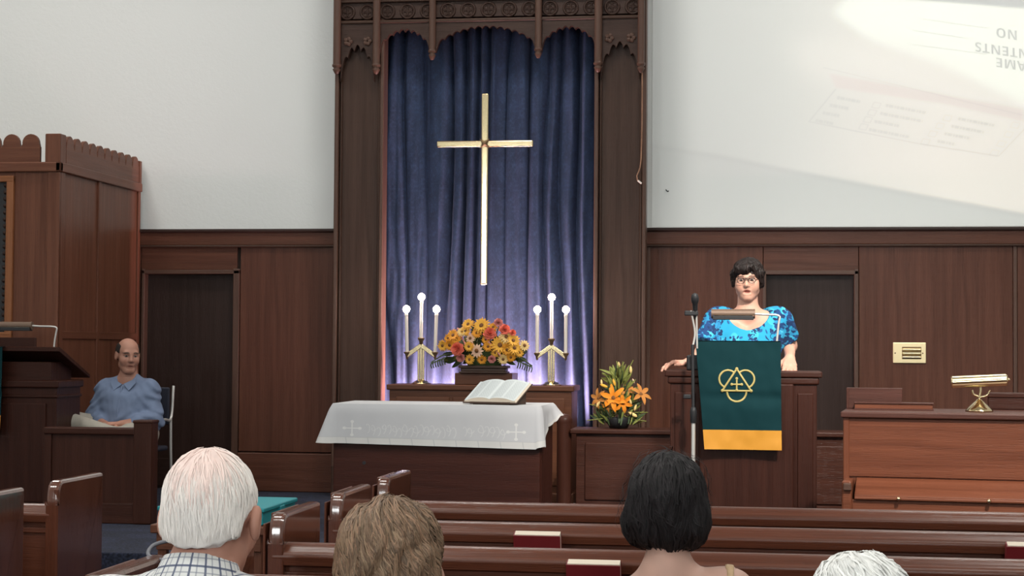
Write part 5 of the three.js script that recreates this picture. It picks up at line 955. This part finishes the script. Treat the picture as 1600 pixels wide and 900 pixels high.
{ // sandy-haired person
  const j = sitter(1.20, { w: .138 }); j.neck[0] = .03; const P = buildPerson({ label: 'person with tousled sandy-brown hair seen from behind', pos: [-.615, 0, -3.10], turn: Math.PI, j, handCell: .006,
    head: { c: [.05, 1.046, .04], yaw: -.35, pitch: .10, roll: -.02, s: 1.04 }, skin: [.55, .30, .22], hands: lapHands });
  const t = P.t; const f = inflate(uni([...trunk(j, 1.04), ...[0, 1].flatMap(k => [cone(j.sh[k], j.el[k], .064, .056), cone(j.el[k], mix3(j.el[k], j.wr[k], .8), .056, .04)])], .035), .010), cut = cone([.03, .97, .03], [.045, 1.12, .06], .052, .07);
  garment(t, 'sweater', (x, y, z) => Math.max(smax(f(x, y, z), -cut(x, y, z), .008), .5 - y), [-.36, .46, -.22], [.36, 1.06, .34], .012, cloth(L(.06, .05, .07)));
  lower(t, j, cloth(L(.03, .035, .06)));
  const base = uni([ell([0, .032, -.018], [.082, .090, .102]), ell([.0, -.035, -.055], [.073, .072, .055]), ell([.066, -.015, -.02], [.020, .05, .04]), ell([-.066, -.015, -.02], [.020, .05, .04])], .03), fcut = ell([0, -.05, .12], [.075, .13, .095]);
  const hair = (x, y, z) => { const a = Math.atan2(x, -z), b = y * 30; return smax(base(x, y, z), -fcut(x, y, z), .012) - .0085 * nz3(x * 30 + 2 * nz3(x * 9, y * 9, z * 9), y * 15, z * 30) - .0045 * nz3(a * 11, b * .5, 2.5) - .002 * nz3(x * 90, y * 35, z * 90); };
  const tone = k => [.205 * k, .130 * k, .080 * k];
  const hg = join([nets(hair, [-.14, -.14, -.18], [.14, .17, .13], .0042, (x, y, z) => tone(.85 + .5 * nz3(x * 50, y * 12, z * 50))), strands(hair, 2600, { crown: V(-.02, .13, -.03), steps: 9, step: .010, width: .0016, lift: .002, swirl: .45, wave: .30, color: () => { const k = rr(.55, 1.5), c = tone(k); c[0] *= rr(.95, 1.1); return c; } })]);
  hg.applyMatrix4(P.F.m); part('hair', hg, hairMat(.5), t);
  const ge = [cyl(.0028, .0028, V(.10, .005, -.01), V(.092, .012, .09), 6)]; const g2 = merge(ge); g2.applyMatrix4(P.F.m); part('glasses_arm', g2, M.chrome, t);
}
{ // dark-haired woman with bare shoulders
  const j = sitter(1.215, { w: .128 }); j.neck[1] -= .04; j.sh[1][1] -= .055; j.sh[0][1] -= .004; j.sh[0][0] -= .005; const P = buildPerson({ label: 'woman with a dark bob and bare shoulders seen from behind', pos: [-.205, 0, -3.86], turn: Math.PI, j, handCell: .006, ag: 1.06, g: 1.0,
    head: { c: [.0, 1.085, .05], yaw: -.12, pitch: .08, roll: 0, s: .98 }, skin: [.60, .36, .28], hands: lapHands, neckR: .045 });
  const t = P.t, f = inflate(uni(trunk(j, .98), .035), .010), nk = ell([0, j.neck[1] + .01, -.02], [.130, .15, .22]), fr = ell([0, j.neck[1] - .02, .12], [.11, .12, .14]);
  garment(t, 'tank_top', (x, y, z) => { let d = f(x, y, z); d = smax(d, -nk(x, y, z), .006); d = smax(d, -fr(x, y, z), .006); d = Math.max(d, Math.abs(x) - (y > j.neck[1] - .12 ? .148 : .30), .5 - y); return d; }, [-.32, .46, -.22], [.32, 1.06, .30], .008, cloth(L(.50, .34, .20)));
  for (const s of [-1, 1]) part('strap', tube([V(s * .115, j.neck[1] - .17, -.105), V(s * .128, j.neck[1] - .07, -.075), V(s * .128, j.neck[1] - .012, -.005), V(s * .122, j.neck[1] - .05, .075)], .006, 20, 6), M.navy, t);
  lower(t, j, cloth(L(.03, .03, .035)));
  const base = uni([ell([0, .040, -.02], [.086, .094, .106]), ell([.0, -.022, -.045], [.088, .070, .066]), ell([.064, -.024, -.005], [.027, .055, .055]), ell([-.064, -.022, -.005], [.027, .05, .055])], .03), fcut = ell([0, -.05, .13], [.07, .13, .095]);
  const hair = (x, y, z) => smax(Math.max(base(x, y, z), -.100 + .010 * nz3(x * 40, 1, z * 40) - y), -fcut(x, y, z), .012) - .007 * nz3(x * 24, y * 12, z * 24) - .003 * nz3(x * 70, y * 25, z * 70);
  const tone = k => [.0085 * k, .0065 * k, .0072 * k];
  const hg = join([nets(hair, [-.14, -.16, -.18], [.14, .17, .13], .0042, (x, y, z) => tone(.9 + .6 * nz3(x * 50, y * 12, z * 50))), strands(hair, 1300, { crown: V(-.01, .135, -.03), steps: 12, step: .012, width: .0024, lift: .002, swirl: .06, wave: .22, stop: p => p.y < -.098, color: () => tone(rr(.5, 2.2)) })]);
  const loose = strands((x, y, z) => hair(x, y, z) - .007, 90, { crown: V(.03, .10, -.02), steps: 8, step: .011, width: .0010, lift: .006, swirl: .3, wave: .8, color: () => tone(rr(.8, 2.4)) });
  const all = join([hg, loose]); all.applyMatrix4(P.F.m); part('hair', all, hairMat(.62), t);
}
{ // white-haired person low at the right
  const j = sitter(1.115), P = buildPerson({ label: 'white-haired head just showing at the bottom edge on the right', pos: [.17, 0, -3.05], turn: Math.PI, j, handCell: .006,
    head: { c: [.0, .962, .04], yaw: 0, pitch: .15, s: 1.02 }, skin: [.58, .32, .24], hands: lapHands });
  const t = P.t, f = inflate(uni([...trunk(j, 1.02), ...[0, 1].flatMap(k => [cone(j.sh[k], j.el[k], .062, .054), cone(j.el[k], mix3(j.el[k], j.wr[k], .8), .054, .04)])], .035), .010), cut = cone([0, .90, .03], [0, 1.0, .06], .052, .07);
  garment(t, 'cardigan', (x, y, z) => Math.max(smax(f(x, y, z), -cut(x, y, z), .008), .48 - y), [-.36, .46, -.22], [.36, .98, .34], .014, cloth(L(.12, .10, .16)));
  lower(t, j, cloth(L(.04, .04, .05)));
  const base = uni([ell([0, .036, -.018], [.091, .096, .106]), ell([.0, -.03, -.055], [.08, .07, .058])], .03), fcut = ell([0, -.05, .12], [.075, .13, .095]);
  const hair = (x, y, z) => smax(base(x, y, z), -fcut(x, y, z), .012) - .006 * nz3(x * 32, y * 20, z * 32) - .003 * nz3(x * 80, y * 40, z * 80);
  const tone = k => [.88 * k, .87 * k, .84 * k];
  const hg = join([nets(hair, [-.14, -.14, -.18], [.14, .17, .13], .0045, () => tone(.95)), strands(hair, 900, { crown: V(.01, .13, -.03), steps: 7, step: .010, width: .0022, lift: .0022, swirl: .4, wave: .4, color: () => tone(rr(.8, 1.12)) })]);
  hg.applyMatrix4(P.F.m); part('hair', hg, hairMat(.6), t);
}
for (const o of scene.children) if (o.isLight) o.castShadow = !o.isRectAreaLight;
renderer.render(scene, camera);
